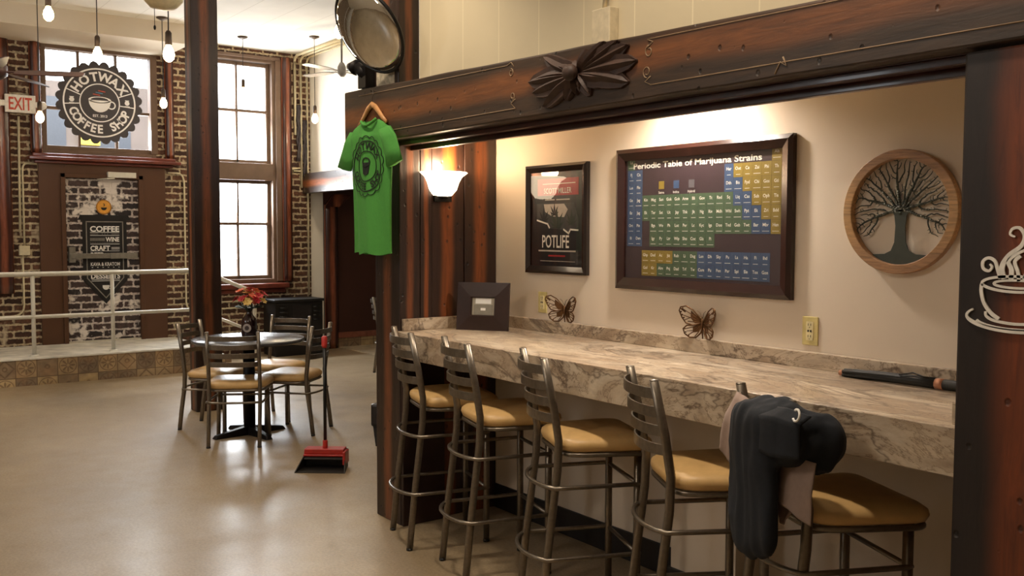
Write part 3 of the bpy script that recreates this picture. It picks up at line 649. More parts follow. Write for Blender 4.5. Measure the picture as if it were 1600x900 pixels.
# outlets
def outlet(x, z, label):
    t = thing('wall_outlet', (x, 3.17, z), label, 'outlet', 'outlets')
    MB().box((-.037, -.006, -.057), (.037, 0, .057)).build('cover_plate', mat('ivory_plastic', '#cdbd7e', .4), t, bevel=.003)
    mb = MB()
    for s in (-1, 1):
        mb.prism(arc(0, 0, .017, 0, 2*PI, 16)[:-1], .006, .0090, 0, plane((0, 0, s*.021), (1, 0, 0), (0, 0, 1)))
    mb.box((-.0165, -.0082, -.037), (.0165, -.006, .037)); mb.build('socket_face', mat('ivory_face', '#ddd0a0', .4), t)
    mb = MB()
    for s in (-1, 1):
        for q in (-.006, .006): mb.box((q-.001, -.0097, s*.023-.002), (q+.001, -.0090, s*.023+.007))
        mb.box((-.0015, -.0097, s*.023-.010), (.0015, -.0090, s*.023-.007))
    mb.box((-.009, -.010, -.004), (-.003, -.0085, .004)); mb.box((.003, -.010, -.004), (.009, -.0085, .004)); mb.build('slots', BLACK, t)
outlet(-2.30, 1.215, 'ivory wall outlet right of the big periodic table poster')
outlet(-4.012, 1.225, 'ivory wall outlet half hidden behind the left butterfly')

# ------------------------------------------------------------------ pictures
def frame4(mb, w, h, fw, d0, d1, M=None, q=.35):
    o = [(-w/2, -h/2), (w/2, -h/2), (w/2, h/2), (-w/2, h/2)]; i = [(-w/2+fw, -h/2+fw), (w/2-fw, -h/2+fw), (w/2-fw, h/2-fw), (-w/2+fw, h/2-fw)]
    m_ = fw*q; mid = [(-w/2+m_, -h/2+m_), (w/2-m_, -h/2+m_), (w/2-m_, h/2-m_), (-w/2+m_, h/2-m_)]
    rings = [(o, d0), (o, d1*.7), (mid, d1), (i, d1*.6), (i, d0)]
    vs = [(x, y, d) for pts, d in rings for x, y in pts]; fs = []
    for k in range(4):
        for j in range(4): fs.append((k*4+j, k*4+(j+1) % 4, k*4+4+(j+1) % 4, k*4+4+j))
    for j in range(4): fs.append((16+j, 16+(j+1) % 4, (j+1) % 4, j))
    mb.add(vs, fs, 0, M)
I4 = plane((0, 0, 0), (1, 0, 0), (0, 0, 1))
PGLASS = glass_mat('picture_glass', (1, 1, 1, 1), 1.5)
big = thing('framed_poster', (-2.898, 3.168, 1.666), 'large framed periodic table poster in dark red wood on the cream wall', 'picture')
mb = MB(); frame4(mb, 1.032, .668, .055, 0, .032, I4); mb.build('frame', FRAMEW, big)
PC = ['#3f2f33', '#3d5170', '#4c6048', '#8a7530', '#5e5a5e', '#e8e2d6']
pm = [mat('print_'+n_, c, .5, noise_amt=.06) for n_, c in zip(('plum', 'blue', 'green', 'olive', 'grey', 'ivory'), PC)]
mb = MB(); mb.box((-.47, -.56*.5-.005, .002), (.47, .285, .006), 0, I4)
cw, chh = .0500, .0600; gx = -.45; gy = .262
def cell(c, r, col, sym, y_off=0):
    x = gx+c*cw+cw/2; y = gy-r*chh-y_off
    mb.box((x-cw/2+.0004, y-chh/2+.0004, .006), (x+cw/2-.0004, y+chh/2-.0004, .0068), col, I4)
    if sym: text(mb, sym, .0135, I4, x, y+.008, bold=.015, mi=5, d=.0072, sx=.95)
    random.seed(c*31+r*7); w_ = random.uniform(.010, .019)
    mb.box((x-w_, y-.019, .0069), (x+w_, y-.0172, .0073), 5, I4)
R3 = ['Lu', 'Als']
rows = {0: {0: (2, 'Lu'), 17: (3, 'Als')}, 1: {0: (1, 'Fj'), 1: (1, 'Cis')}, 2: {0: (1, 'Lus'), 1: (1, 'Flo')}}
for c, (k, s_) in zip(range(12, 18), ((1, 'Har'), (3, 'Out'), (3, 'Ce'), (3, 'Zai'), (3, 'Phi'), (3, 'Th'))): rows[1][c] = (k, s_)
for c, (k, s_) in zip(range(12, 18), ((1, 'Dth'), (1, 'Bis'), (3, 'Fpd'), (3, 'Chi'), (3, 'Gos'), (3, 'Gti'))): rows[2][c] = (k, s_)
r4 = 'Ge Jag Kin Mag Sun Gok Goh Ame Bli Gov Tt Red Sq Liq Cas Sub Oph Tis'.split(); rows[3] = {c: ((1 if c < 2 else 2 if c < 13 else 1 if c < 15 else 3), s_) for c, s_ in enumerate(r4)}
r5 = 'Ec Jag Ek Ter Sat Uc Jay Thk Jlt Ng Riv Mdh Whl Swh Ppt Ek Zri Bdd'.split(); rows[4] = {c: ((1 if c < 2 else 2 if c < 14 else 1 if c < 16 else 3), s_) for c, s_ in enumerate(r5)}
r6 = 'Ort Pin - Bgs We Ph Luc Per Lc Kyc Igs Doo Tnd Geb Twt Bar Mbr Han'.split(); rows[5] = {c: ((1 if c < 2 else 2 if c < 15 else 1 if c < 17 else 3), s_) for c, s_ in enumerate(r6) if c != 2}
r7 = 'Ili Den - Igy Py Ltr Wip Sho Coc Gls Pi'.split(); rows[6] = {c: ((1 if c < 2 else 2), s_) for c, s_ in enumerate(r7) if c != 2}
for r, dct in rows.items():
    for c, (k, s_) in dct.items(): cell(c, r, k, s_)
for r, (line, seg) in enumerate((('Ghp Ded Ac Jtz Rub Li Dug Len Dh Sky Pu La Ha Fi Ihd', (4, 7)), ('Gol Kr Alm Pnj Dad Trf Tw Cum Pu Pen Par Spi Sle Tex Gon', (2, 7)))):
    for c, s_ in enumerate(line.split()): cell(c+2, 7+r, 3 if c < seg[0] else 2 if c < seg[1] else 1, s_, .018)
text(mb, 'Periodic Table of Marijuana Strains', .026, I4, -.03, .247, width=.76, bold=.022, mi=5, d=.0072)
for i, (c, t_) in enumerate(((3, 'Sativa'), (1, 'Indica'), (4, 'Hybrid'))):
    x = -.225+i*.093; mb.box((x-.017, .138, .006), (x+.017, .174, .007), c, I4); text(mb, t_, .011, I4, x, .122, bold=.01, mi=5, d=.0072)
mb.build('print', pm, big)
MB().box((-.47, -.285, .013), (.47, .285, .015), 0, I4).build('glass_pane', PGLASS, big)
sm = thing('framed_poster', (-3.888, 3.168, 1.673), 'small framed black film poster with red top band, left of the periodic table', 'picture')
mb = MB(); frame4(mb, .512, .578, .04, 0, .03, I4); mb.build('frame', mat('black_frame_wood', '#1b120f', .25, coat=.4), sm)
mb = MB(); mb.box((-.22, -.255, .002), (.22, .255, .006), 0, I4)
mb.box((-.165, .125, .006), (.175, .215, .0068), 1, I4)
text(mb, 'SCOTT MILLER', .028, I4, .005, .15, width=.23, bold=.01, mi=2, d=.0072, sx=.8); mb.box((-.12, .185, .0069), (.15, .189, .0073), 2, I4)
for x, w_ in ((-.06, .08), (.05, .11)): mb.box((x-w_/2, .1, .006), (x+w_/2, .106, .0068), 3, I4)
mb.prism([(-.17, .085), (.14, .085), (.175, .0), (.175, -.045), (.12, -.055), (.1, -.075), (.05, -.055), (-.055, -.05), (-.07, -.022), (-.17, -.0)], .006, .0066, 4, I4)
mb.prism([(-.11, .08), (.06, .08), (.09, .05), (.06, .01), (-.04, .015), (-.1, .04)], .0066, .0070, 3, I4)
def leaf(x, y, s, mi, dd):
    for a, l in ((90, 1), (58, .85), (122, .85), (28, .62), (152, .62), (0, .38), (180, .38)):
        a = rad(a); q = s*l; n_ = (-sin(a)*q*.11, cos(a)*q*.11)
        mb.prism([(x, y), (x+cos(a)*q*.45+n_[0], y+sin(a)*q*.45+n_[1]), (x+cos(a)*q, y+sin(a)*q), (x+cos(a)*q*.45-n_[0], y+sin(a)*q*.45-n_[1])], dd, dd+.0004, mi, I4)
leaf(0, -.045, .11, 6, .0074); leaf(-.11, -.015, .085, 0, .0071); leaf(.12, -.03, .085, 6, .0071); leaf(-.02, .02, .07, 0, .0071)
ln(mb, [(-.165, -.005), (-.075, -.025), (-.06, -.045)], .008, .0078, 2, I4); ln(mb, [(.06, -.055), (.10, -.075), (.115, -.055), (.175, -.058)], .008, .0078, 2, I4)
text(mb, 'POTLIFE', .065, I4, -.01, -.118, width=.225, bold=.012, mi=2, d=.0074)
mb.box((-.155, -.172, .006), (.155, -.164, .0068), 3, I4); mb.box((-.07, -.198, .006), (.07, -.190, .0068), 1, I4); mb.box((-.14, -.224, .006), (.15, -.221, .0068), 3, I4); mb.box((.11, -.24, .0058), (.172, -.16, .0062), 4, I4)
mb.build('print', [mat('print_black', '#161012', .5), mat('print_red', '#a32326', .5), pm[5], mat('print_pale', '#b8ada0', .5), mat('print_smoke', '#3b3a38', .5, noise_amt=.4, nscale=18), pm[2], mat('print_leaf', '#2b3426', .5)], sm)
MB().box((-.22, -.255, .013), (.22, .255, .015), 0, I4).build('glass_pane', PGLASS, sm)

# tree of life wall piece
OAK = wood_mat('oak_ring', True, '#ab8058', '#c0945f', .3, .5, dents=False, grain=2.2)
tr = thing('tree_wall_art', (-1.917, 3.168, 1.679), 'round wooden ring with a dark metal tree cut-out on the cream wall', 'wall art')
mb = MB(); mb.ring(.190, .224, .004, .034, 72, 0, I4); mb.build('wooden_ring', OAK, tr, bevel=.003)
TM = mat('tree_metal', '#42453c', .5, .4, noise_amt=.1); mb = MB(); Rin = .194
mb.prism([(-.118, -.155), (-.08, -.187), (0, -.196), (.08, -.187), (.118, -.155), (.06, -.152), (.035, -.14), (.022, -.11), (.019, -.05), (.024, -.012), (.036, .008), (.02, .012), (.0, .022), (-.02, .012), (-.036, .008), (-.024, -.012), (-.019, -.05), (-.022, -.11), (-.035, -.14), (-.06, -.152)], .012, .016, 0, I4)
random.seed(5)
att = []
while len(att) < 1150:
    x, y = random.uniform(-Rin, Rin), random.uniform(-.10, Rin)
    if x*x+y*y > Rin*Rin or (abs(x) < .05 and y < .03) or y < -.02-.9*max(0, .10-abs(x)) and abs(x) < .10 or y < -.09+.0*x: continue
    if abs(x) < .085 and y < .0: continue
    att.append([x, y])
nodes = [(0.0, -.01), (0.0, .004)]; par = [-1, 0]
for a_ in (2, 22, 42, 62, 80, 98, 118, 138, 158, 178):
    for q_ in (.012, .024): nodes.append((q_*cos(rad(a_)), .002+q_*sin(rad(a_))*.9)); par.append(1 if q_ < .02 else len(nodes)-2)
for k in range(70):
    grow = {}
    for p in att:
        bi, bd = -1, 9
        for i, n_ in enumerate(nodes):
            d_ = (n_[0]-p[0])**2+(n_[1]-p[1])**2
            if d_ < bd: bd, bi = d_, i
        if bd < .25: grow.setdefault(bi, []).append(p)
    new = []
    for i, ps in grow.items():
        vx = sum((p[0]-nodes[i][0])/math.hypot(p[0]-nodes[i][0], p[1]-nodes[i][1]) for p in ps); vy = sum((p[1]-nodes[i][1])/math.hypot(p[0]-nodes[i][0], p[1]-nodes[i][1]) for p in ps)
        l_ = math.hypot(vx, vy) or 1; q = (nodes[i][0]+vx/l_*.0085+random.uniform(-.0014, .0014), nodes[i][1]+vy/l_*.0085+random.uniform(-.0014, .0014)); new.append((q, i))
    for q, i in new:
        if min((q[0]-n_[0])**2+(q[1]-n_[1])**2 for n_ in nodes) > 6e-6: nodes.append(q); par.append(i)
    att = [p for p in att if min((p[0]-n_[0])**2+(p[1]-n_[1])**2 for n_ in nodes[-len(new)-1:]) > .0078**2]
    if not att: break
cnt = [1]*len(nodes)
for i in range(len(nodes)-1, 0, -1): cnt[par[i]] += cnt[i]
for i in range(1, len(nodes)):
    w = lambda c: min(.0058, .00115*c**.38)
    a_, b_ = nodes[par[i]], nodes[i]; mb.tube([(a_[0], a_[1], .014), (b_[0], b_[1], .014)], [min(w(cnt[par[i]]), w(cnt[i])*1.25), w(cnt[i])], 5, 0, M=I4)
mb.build('metal_tree', TM, tr)

# butterflies
BF = mat('bronze_butterfly', '#5f4023', .4, .7, noise_amt=.25, nscale=40)
def butterfly(x, rz, label, s=1.0):
    t = thing('metal_butterfly', (x, 3.150, 1.1345), label, 'ornament', 'metal butterflies', rz)
    for sd in (-1, 1):
        mb = MB(); Mw = plane((0, 0, .07*s), (sd*cos(.35)*1, -sin(.35), 0), (0, 0, 1))
        def w2_(pts, r=.0024): mb.tube([(px*s, py*s, 0) for px, py in pts], r*s, 6, M=Mw)
        up = [(0, 0), (.02, .025), (.05, .055), (.085, .072), (.112, .066), (.118, .05), (.104, .02), (.085, -.004), (.05, -.012), (0, 0)]
        lo = [(0, 0), (.05, -.012), (.08, -.015), (.098, -.03), (.09, -.052), (.066, -.067), (.035, -.066), (.012, -.045), (0, 0)]
        w2_(up, .0034); w2_(lo, .0034)
        for p in ((.10, .058), (.098, .03), (.075, .004), (.06, .05)): w2_([(0.005, .0), (p[0]*.5, p[1]*.55), p], .0022)
        for p in ((.085, -.03), (.07, -.056), (.04, -.062), (.05, -.02)): w2_([(.005, -.005), (p[0]*.5, p[1]*.6), p], .0022)
        w2_([(.03, .028), (.06, .022), (.092, .008)], .0018); w2_([(.088, .045), (.104, .055), (.1, .064)], .0035); w2_([(.03, -.02), (.05, -.036), (.08, -.04)], .0018)
        mb.prism([(a*s, b*s) for a, b in ((0.004, 0), (.03, .03), (.06, .05), (.062, .02), (.04, -.004))], -.0008, .0008, 0, Mw)
        mb.prism([(a*s, b*s) for a, b in ((0.004, 0), (.05, -.018), (.05, -.045), (.02, -.04))], -.0008, .0008, 0, Mw)
        for a_, b_ in ((.108, .058), (.109, .045), (.103, .032), (.095, .02), (.09, -.03), (.085, -.045), (.07, -.058)): mb.ball((a_*s, b_*s, 0), .0042*s, 0, Mw, 8, 4)
        mb.build('wing', BF, t)
    mb = MB(); mb.tube([(0, -.004, .012*s), (0, -.008, .05*s), (0, -.008, .09*s)], [.003, .0055, .004], 8)
    for sd in (-1, 1): mb.tube([(0, -.006, .09*s), (sd*.012, -.01, .115*s), (sd*.026, -.012, .125*s)], .0012, 5)
    mb.tube([(0, -.004, .0), (0, -.004, .015)], .003, 6); mb.build('butterfly_body', BF, t)
butterfly(-3.80, .15, 'left bronze butterfly before the half hidden outlet', .97)
butterfly(-2.845, -.05, 'right bronze butterfly below the big poster')

# tabletop picture frame leaning on the counter
pf = thing('tabletop_frame', (-4.232, 2.93, 1.07), 'dark wide-framed plaque standing at the left end of the counter', 'picture', rz=rad(35))
Mf = plane((0, 0, .128), (1, 0, 0), (0, sin(.12), cos(.12))); mb = MB(); frame4(mb, .30, .262, .085, 0, .02, Mf, .93); mb.build('frame', mat('espresso_frame', '#2d1b16', .35, noise_amt=.15), pf)
mb = MB(); mb.box((-.07, -.05, .002), (.07, .05, .006), 0, Mf); mb.box((-.045, .015, .006), (.045, .045, .0068), 1, Mf); mb.box((-.055, -.045, .006), (.055, .01, .0066), 2, Mf); mb.box((-.014, -.022, .0066), (.014, -.008, .0074), 1, Mf)
mb.build('plaque', [mat('silver_plaque', '#b9b3a2', .3, .5), WHITE, mat('grey_print', '#8f8a7c', .4, .3)], pf)
mb = MB(); mb.box((-.03, .02, .0), (.03, .10, .004)); mb.tube([(0, .10, .004), (0, .02, .17)], .008, 6); mb.build('stand_leg', BLACK, pf)

# folded umbrella on the counter
um = thing('folded_umbrella', (-1.86, 3.06, 1.09), 'folded black umbrella with copper ring lying at the back of the counter', 'umbrella', rz=rad(-1.5))
UB = mat('umbrella_black', '#15140f', .6, noise_amt=.2, nscale=60); CO = mat('copper_ring', '#c08a6e', .3, .6)
mb = MB(); pts = [(-.215, 0, -.006), (-.17, 0, -.004), (-.05, 0, 0), (.08, 0, .002), (.15, 0, .002)]
mb.tube(pts, [.009, .013, .017, .019, .017], 10)
for k in range(5): a = k*1.25; mb.tube([(p[0], .010*cos(a)*(1+i*.1), p[2]+.010*sin(a)*(1+i*.1)) for i, p in enumerate(pts)], .007, 6)
mb.build('canopy', UB, um); MB().tube([(-.232, 0, -.007), (-.213, 0, -.006)], .011, 10).build('tip', CO, um)
MB().tube([(.15, 0, .002), (.178, 0, .002)], .0195, 12).build('band', CO, um); MB().tube([(.178, 0, .002), (.42, 0, .004)], .0185, 12).build('handle', UB, um)
MB().tube([(.02, -.015, .018), (.07, -.012, .03), (.11, -.016, .022), (.13, -.01, .02)], .003, 6).build('strap', UB, um)

# wall lamp
sc = thing('wall_lamp', (-4.45, 2.80, 1.80), 'lit white glass bowl lamp on the stained planks', 'lamp')
SG = mat('lit_glass', '#fff4e2', .4, emit='#ffe6c4', estr=5.5)
mb = MB(); prof = [(.03, .0), (.055, .004), (.082, .035), (.095, .075), (.112, .105), (.142, .128), (.138, .132), (.108, .110), (.09, .075), (.06, .02), (.03, .006)]
mb.lathe(prof, 20, 0, None, -PI/2, PI/2); mb.build('glass_bowl', SG, sc)
mb = MB(); mb.box((-.0, -.055, -.03), (.015, .055, .05)); mb.lathe([(.0, -.01), (.035, -.006), (.03, .004), (0, .004)], 16, 0, None, -PI/2, PI/2); mb.build('wall_bracket', IRON, sc)
light('wall_lamp_bulb', 'POINT', (.07, 0, .16), 9.5, (1, .72, .45), .05, parent=sc)

# convex mirror
mn = Vector((.13507, -.83264, -.53709)).normalized(); mc = Vector((-4.485, 2.376, 2.655))
mir = thing('convex_mirror', tuple(mc), 'round convex security mirror with black rim on the counter post', 'mirror')
Mm = plane((0, 0, 0), Vector((0, 0, 1)).cross(mn), mn.cross(Vector((0, 0, 1)).cross(mn)))
mb = MB(); mb.lathe([(.228*sin(t*PI/2/8*1.0), .055*cos(t*PI/2/8)) for t in range(9)], 48, 0, Mm); mb.build('mirror_face', mat('mirror_silver', '#e8e6e0', .03, 1, noise_amt=0), mir)
mb = MB(); mb.tube([(.234*cos(a*PI/24), .234*sin(a*PI/24), 0) for a in range(48)], .009, 8, closed=True, M=Mm); mb.lathe([(.228, -.005), (.2, -.03), (0, -.04)], 32, 0, Mm); mb.build('rim', BLACK, mir)
mb = MB(); mb.tube([tuple(mn*-.04), (-.02, .09, .04), (-.06, .15, .02)], .014, 8); mb.box((-.10, .145, -.06), (-.02, .154, .08)); mb.build('mounting_arm', BLACK, mir)
mb = MB(); bx = Vector((-4.75, 2.50, 2.47)); mb.tube([(0, 0, 0), (-.07, -.02, .05)], .035, 10); mb.box((-.05, -.03, -.07), (.04, .03, .05)); mb.tube([(-.07, -.03, .05), (-.12, -.05, .06)], [.045, .02], 10)
tag(mb.build('black_clamp_lamp', IRON, loc=tuple(bx)), 'small black clamp fixture at the beam end under the mirror', 'fixture')

# junction box and conduit above the beam
hb = thing('surface_box', (-2.935, 2.66, 2.42), 'cream electrical box with a short pipe above the header beam', 'box')
MB().box((-.055, -.05, -.05), (.055, 0, .095)).build('box_body', mat('cream_box', '#c9bb9d', .45), hb, bevel=.004)
MB().tube([(0, -.028, .095), (.006, -.028, .16), (0, -.02, .3), (0, -.015, 1.5)], .010, 8).build('conduit', mat('pale_conduit', '#cfc3a6', .25, .4), hb)

# ------------------------------------------------------------------ pendants
BULB = mat('lit_bulb', '#fff2dc', .3, emit='#ffd9a0', estr=22); SOCK = mat('pendant_socket', '#4a3c30', .45, .4); CORD = mat('pendant_cord', '#2d2826', .6)
def pendant(loc, label, canopy=True, energy=14, kink=0):
    x, y, z = loc; t = thing('pendant_bulb', (x, y, 3.97), label, 'lamp', 'bare bulb pendants'); h = 3.97-z
    if canopy: MB().lathe([(0, -.035), (.02, -.03), (.06, -.012), (.062, 0), (0, 0)], 20).build('canopy', SOCK, t)
    MB().tube([(0, 0, 0), (kink, 0, -h*.3), (-kink*.6, 0, -h*.62), (kink*.4, 0, -h*.85), (0, 0, -h)], .0045, 6).build('cord', CORD, t)
    MB().lathe([(0, .012-h), (.012, .01-h), (.022, -.005-h), (.023, -.085-h), (.02, -.09-h), (0, -.09-h)], 14).build('socket', SOCK, t)
    MB().lathe([(.016, -.085-h), (.02, -.10-h), (.034, -.125-h), (.040, -.155-h), (.034, -.185-h), (.016, -.204-h), (0, -.208-h)], 18).build('bulb', BULB, t)
    if energy: light('bulb_light', 'POINT', (0, 0, -.15-h), energy, (1, .78, .52), .05, parent=t)
pendant((-8.936, 2.06, 3.312), 'bare bulb pendant hanging before the logo on the window')
pendant((-6.813, 2.039, 2.994), 'largest bare bulb pendant, left of the tall post', kink=.012)
pendant((-10.841, 3.177, 3.179), 'small bare bulb pendant beside the right edge of the logo window')
pendant((-10.539, 1.87, 2.90), 'bare bulb pendant glowing under the exit sign corner')
pendant((-10.769, 4.958, 3.132), 'bare bulb pendant before the bright white wall', energy=75)
pendant((-11.302, 4.266, 3.449), 'bare bulb pendant hanging against the tall window', energy=5)
pendant((-7.41, 3.636, 3.445), 'bare bulb pendant glowing at the left rim of the round mirror', energy=60)
pendant((-8.323, 1.558, 3.476), 'bare bulb pendant at the top left edge of the picture')

# ------------------------------------------------------------------ ceiling fans
def fan(loc, R_, label, m, n=4, a0=0, glass=True, rod=True, blade_w=.13, pitch=.2, mr=1.0):
    x, y, z = loc; t = thing('ceiling_fan', (x, y, 3.97), label, 'fan', 'ceiling fans'); h = 3.97-z
    if rod: MB().tube([(0, 0, 0), (0, 0, -h+.1)], .012, 8).build('downrod', m, t)
    MB().lathe([(0, .11-h), (.05*mr, .10-h), (.10*mr, .05-h), (.10*mr, -.03-h), (.06*mr, -.06-h), (0, -.06-h)], 24).build('motor', m, t)
    for k in range(n):
        a = a0+2*PI*k/n; Mb = Matrix.Translation((0, 0, -h)) @ Matrix.Rotation(a, 4, 'Z') @ Matrix.Rotation(pitch, 4, 'X'); mb = MB()
        mb.prism([(.16, -blade_w*.35), (.3, -blade_w*.5), (R_-.04, -blade_w*.5), (R_, -blade_w*.3), (R_, blade_w*.3), (R_-.04, blade_w*.5), (.3, blade_w*.5), (.16, blade_w*.35)], -.004, .004, 0, Mb); mb.box((.08, -.015, -.006), (.2, .015, .006), 0, Mb)
        mb.build('blade', m, t)
    if glass: MB().lathe([(0, -.295-h), (.08, -.28-h), (.12, -.235-h), (.12, -.15-h), (.06, -.06-h), (0, -.06-h)], 24).build('light_bowl', mat('amber_bowl', '#d9c394', .4), t)
    return t
fan((-9.341, 1.311, 2.985), .72, 'dark brown ceiling fan at the left edge above the exit sign', mat('fan_brown', '#3a2320', .4), 5, rad(66), False, blade_w=.17, pitch=.38)
fan((-10.134, 5.007, 3.47), .6, 'pale thin-bladed ceiling fan before the white far wall', mat('fan_grey', '#8b8680', .4, .3), 4, rad(20), False, blade_w=.10, pitch=.12, mr=.5)
f2 = fan((-6.222, 1.834, 3.30), .50, 'ceiling fan with amber light bowl just above the top left of the picture', mat('fan_brown', '#3a2320'), 4, rad(30), True)
mb = MB(); mb.tube([(-.02, -.05, -.90), (-.02, -.05, -1.06)], .002, 5); mb.ball((-.02, -.05, -1.075), (.008, .008, .016)); mb.build('pull_chain', IRON, f2)

# ------------------------------------------------------------------ seats
def interp(pts, z):
    for (a, b) in zip(pts, pts[1:]):
        if a[2] <= z <= b[2]: t = (z-a[2])/(b[2]-a[2]); return tuple(a[i]+(b[i]-a[i])*t for i in range(3))
    return pts[-1]
def seat_outline(wb, wf, yb, yf, n=8, r=.07):
    c = [(-wb, yb), (wb, yb), (wf, yf), (-wf, yf)]; pts = []
    for i in range(4):
        p = Vector(c[i]); a = (Vector(c[i-1])-p).normalized(); b = (Vector(c[(i+1) % 4])-p).normalized()
        rr = r*1.5 if i < 2 else r
        p0, p1 = p+a*rr, p+b*rr
        for k in range(n+1): t = k/n; q = p0*(1-t)**2+p*2*t*(1-t)+p1*t*t; pts.append((q.x, q.y))
    return pts
def ladder_seat(kind, Ht, Hs, wt, bt, wf, bf, wff, ff, wk, bk, wfk, fk, hoops, label, group, loc, rz, vinyl=VINYL, nsl=4, sp=.066):
    t = thing(kind, loc, label, 'stool' if kind == 'bar_stool' else 'chair', group, rz)
    rear = {}
    for s in (-1, 1):
        pts = [(s*wf, -bf, 0), (s*(wf*.6+wk*.4), -(bf*.62+bk*.38), (Hs-.07)*.42), (s*wk, -bk-.004, Hs-.12), (s*wk, -bk, Hs), (s*(wk*.6+wt*.4), -(bk*.62+bt*.38), Hs+(Ht-Hs)*.45), (s*wt, -bt, Ht)]
        rear[s] = pts; mb = MB(); mb.tube(pts, .0140, 10, rx=.0165, up=(1, 0, 0), power=.7); mb.ball((pts[-1][0], pts[-1][1], Ht), (.014, .0165, .005)); lg = mb.build('rear_leg', STEEL, t)
        MB().tube([(pts[0][0], pts[0][1], 0), (pts[0][0], pts[0][1], .012)], .0165, 10).build('foot_cap', BLACK, lg)
    fr = {}
    for s in (-1, 1):
        pts = [(s*wff, ff, 0), (s*wfk, fk, Hs-.05)]; fr[s] = pts
        lg = MB().tube(pts, .0150, 10, up=(1, 0, 0), power=.7).build('front_leg', STEEL, t); MB().tube([(pts[0][0], pts[0][1], 0), (pts[0][0], pts[0][1], .012)], .017, 10).build('foot_cap', BLACK, lg)
    for k in range(nsl):
        zc = Ht-.045-k*sp*(1 if kind == 'bar_stool' else .93); hh = .019; mb = MB(); vs = []; n = 12
        for i in range(n+1):
            u = -1+2*i/n; p = interp(rear[1], zc); x = u*p[0]; y = p[1]-.058*(1-u*u)**.7
            for dy, dz in ((0, -hh), (-.007, -hh), (-.007, hh), (0, hh)): vs.append((x, y+dy, zc+dz))
        fs = [(i*4+j, i*4+(j+1) % 4, i*4+4+(j+1) % 4, i*4+4+j) for i in range(n) for j in range(4)]; fs += [(0, 1, 2, 3), (n*4+3, n*4+2, n*4+1, n*4)]
        mb.add(vs, fs, 0, None, False); mb.build('back_slat', STEEL, t, bevel=.0015)
    # seat ring and cushion
    so = seat_outline(wk+.022, wfk+.050, -bk+.008, fk+.055, 8)
    mb = MB(); mb.tube([(x*.97, y*.97, Hs-.058) for x, y in so], .010, 8, closed=True); mb.build('seat_ring', STEEL, t)
    mb = MB(); n = len(so); vs = []
    for sc_, z in ((.0, -.048), (.93, -.048), (1.0, -.04), (1.035, -.022), (1.02, -.006), (.93, .008), (.72, .018), (.4, .023), (0, .024)):
        for x, y in so: vs.append((x*sc_, .01*(1-sc_)+y*sc_, Hs-.002+z))
    fs = [(r*n+i, r*n+(i+1) % n, (r+1)*n+(i+1) % n, (r+1)*n+i) for r in range(8) for i in range(n)]
    mb.add(vs, fs, 0, None, True); mb.build('seat_cushion', vinyl, t)
    for z, bul, rr in hoops:
        r_ = {s: interp(rear[s], z) for s in (-1, 1)}; f_ = {s: interp(fr[s], z) for s in (-1, 1)}
        pts = [(f_[-1][0]-.004, f_[-1][1]+.012, z), (f_[-1][0]-.013, f_[-1][1]-.01, z), (r_[-1][0]-.019, r_[-1][1]+.05, z), (r_[-1][0]-.020, r_[-1][1]-.005, z)]
        for i in range(1, 12): u = -1+2*i/12; pts.append((u*(r_[1][0]+.005), r_[1][1]-.018-bul*(1-abs(u)**2.4), z))
        pts += [(-p[0], p[1], p[2]) for p in reversed(pts[:4])]
        MB().tube(pts, rr, 8).build('foot_hoop', STEEL, t)
        MB().tube([(f_[-1][0], f_[-1][1], z), (f_[1][0], f_[1][1], z)], rr, 8).build('front_stretcher', STEEL, t)
    return t
ST = dict(kind='bar_stool', Ht=1.10, Hs=.765, wt=.172, bt=.24, wf=.175, bf=.25, wff=.175, ff=.16, wk=.168, bk=.175, wfk=.178, fk=.16, hoops=((.285, .055, .009), (.575, .045, .009)))
G = 'ladder-back bar stools along the counter'
ladder_seat(label='bar stool nearest the counter post, furthest left of the row', group=G, loc=(-4.175, 2.655, 0), rz=rad(-15.5), **ST)
stool = D.objects['bar_stool']
for nm, loc, a, lb in (('b', (-3.62, 2.62, 0), -15, 'second bar stool from the counter post, below the tabletop frame'),
                       ('c', (-3.0, 2.612, 0), -23, 'middle bar stool of the counter row, tan seat half lit'),
                       ('d', (-2.31, 2.577, 0), -30, 'fourth bar stool from the post, left of the jacket'),
                       ('e', (-1.81, 2.62, 0), -25, 'nearest bar stool, with the jacket hung over its back')):
    dup(stool, loc, rad(a), lb)
CH = dict(kind='dining_chair', Ht=.862, Hs=.475, wt=.186, bt=.225, wf=.186, bf=.222, wff=.195, ff=.168, wk=.186, bk=.17, wfk=.185, fk=.165, hoops=((.335, .03, .0085),), sp=.07)
G = 'metal dining chairs at the round table'
ladder_seat(label='metal ladder-back chair nearest the camera, its back to us', group=G, loc=(-7.004, 2.578, 0), rz=rad(58.9), **CH)
chair = D.objects['dining_chair']
dup(chair, (-7.674, 2.626, 0), rad(-44.8), 'metal ladder-back chair at the left of the round table')
dup(chair, (-7.143, 3.101, 0), rad(132.5), 'metal ladder-back chair right of the table, behind the dustpan handle')
dup(chair, (-7.737, 3.196, 0), rad(216.7), 'metal ladder-back chair on the far side of the round table')
dup(chair, (-9.60, 5.40, 0), rad(-36), 'far metal chair mostly hidden behind the counter post')

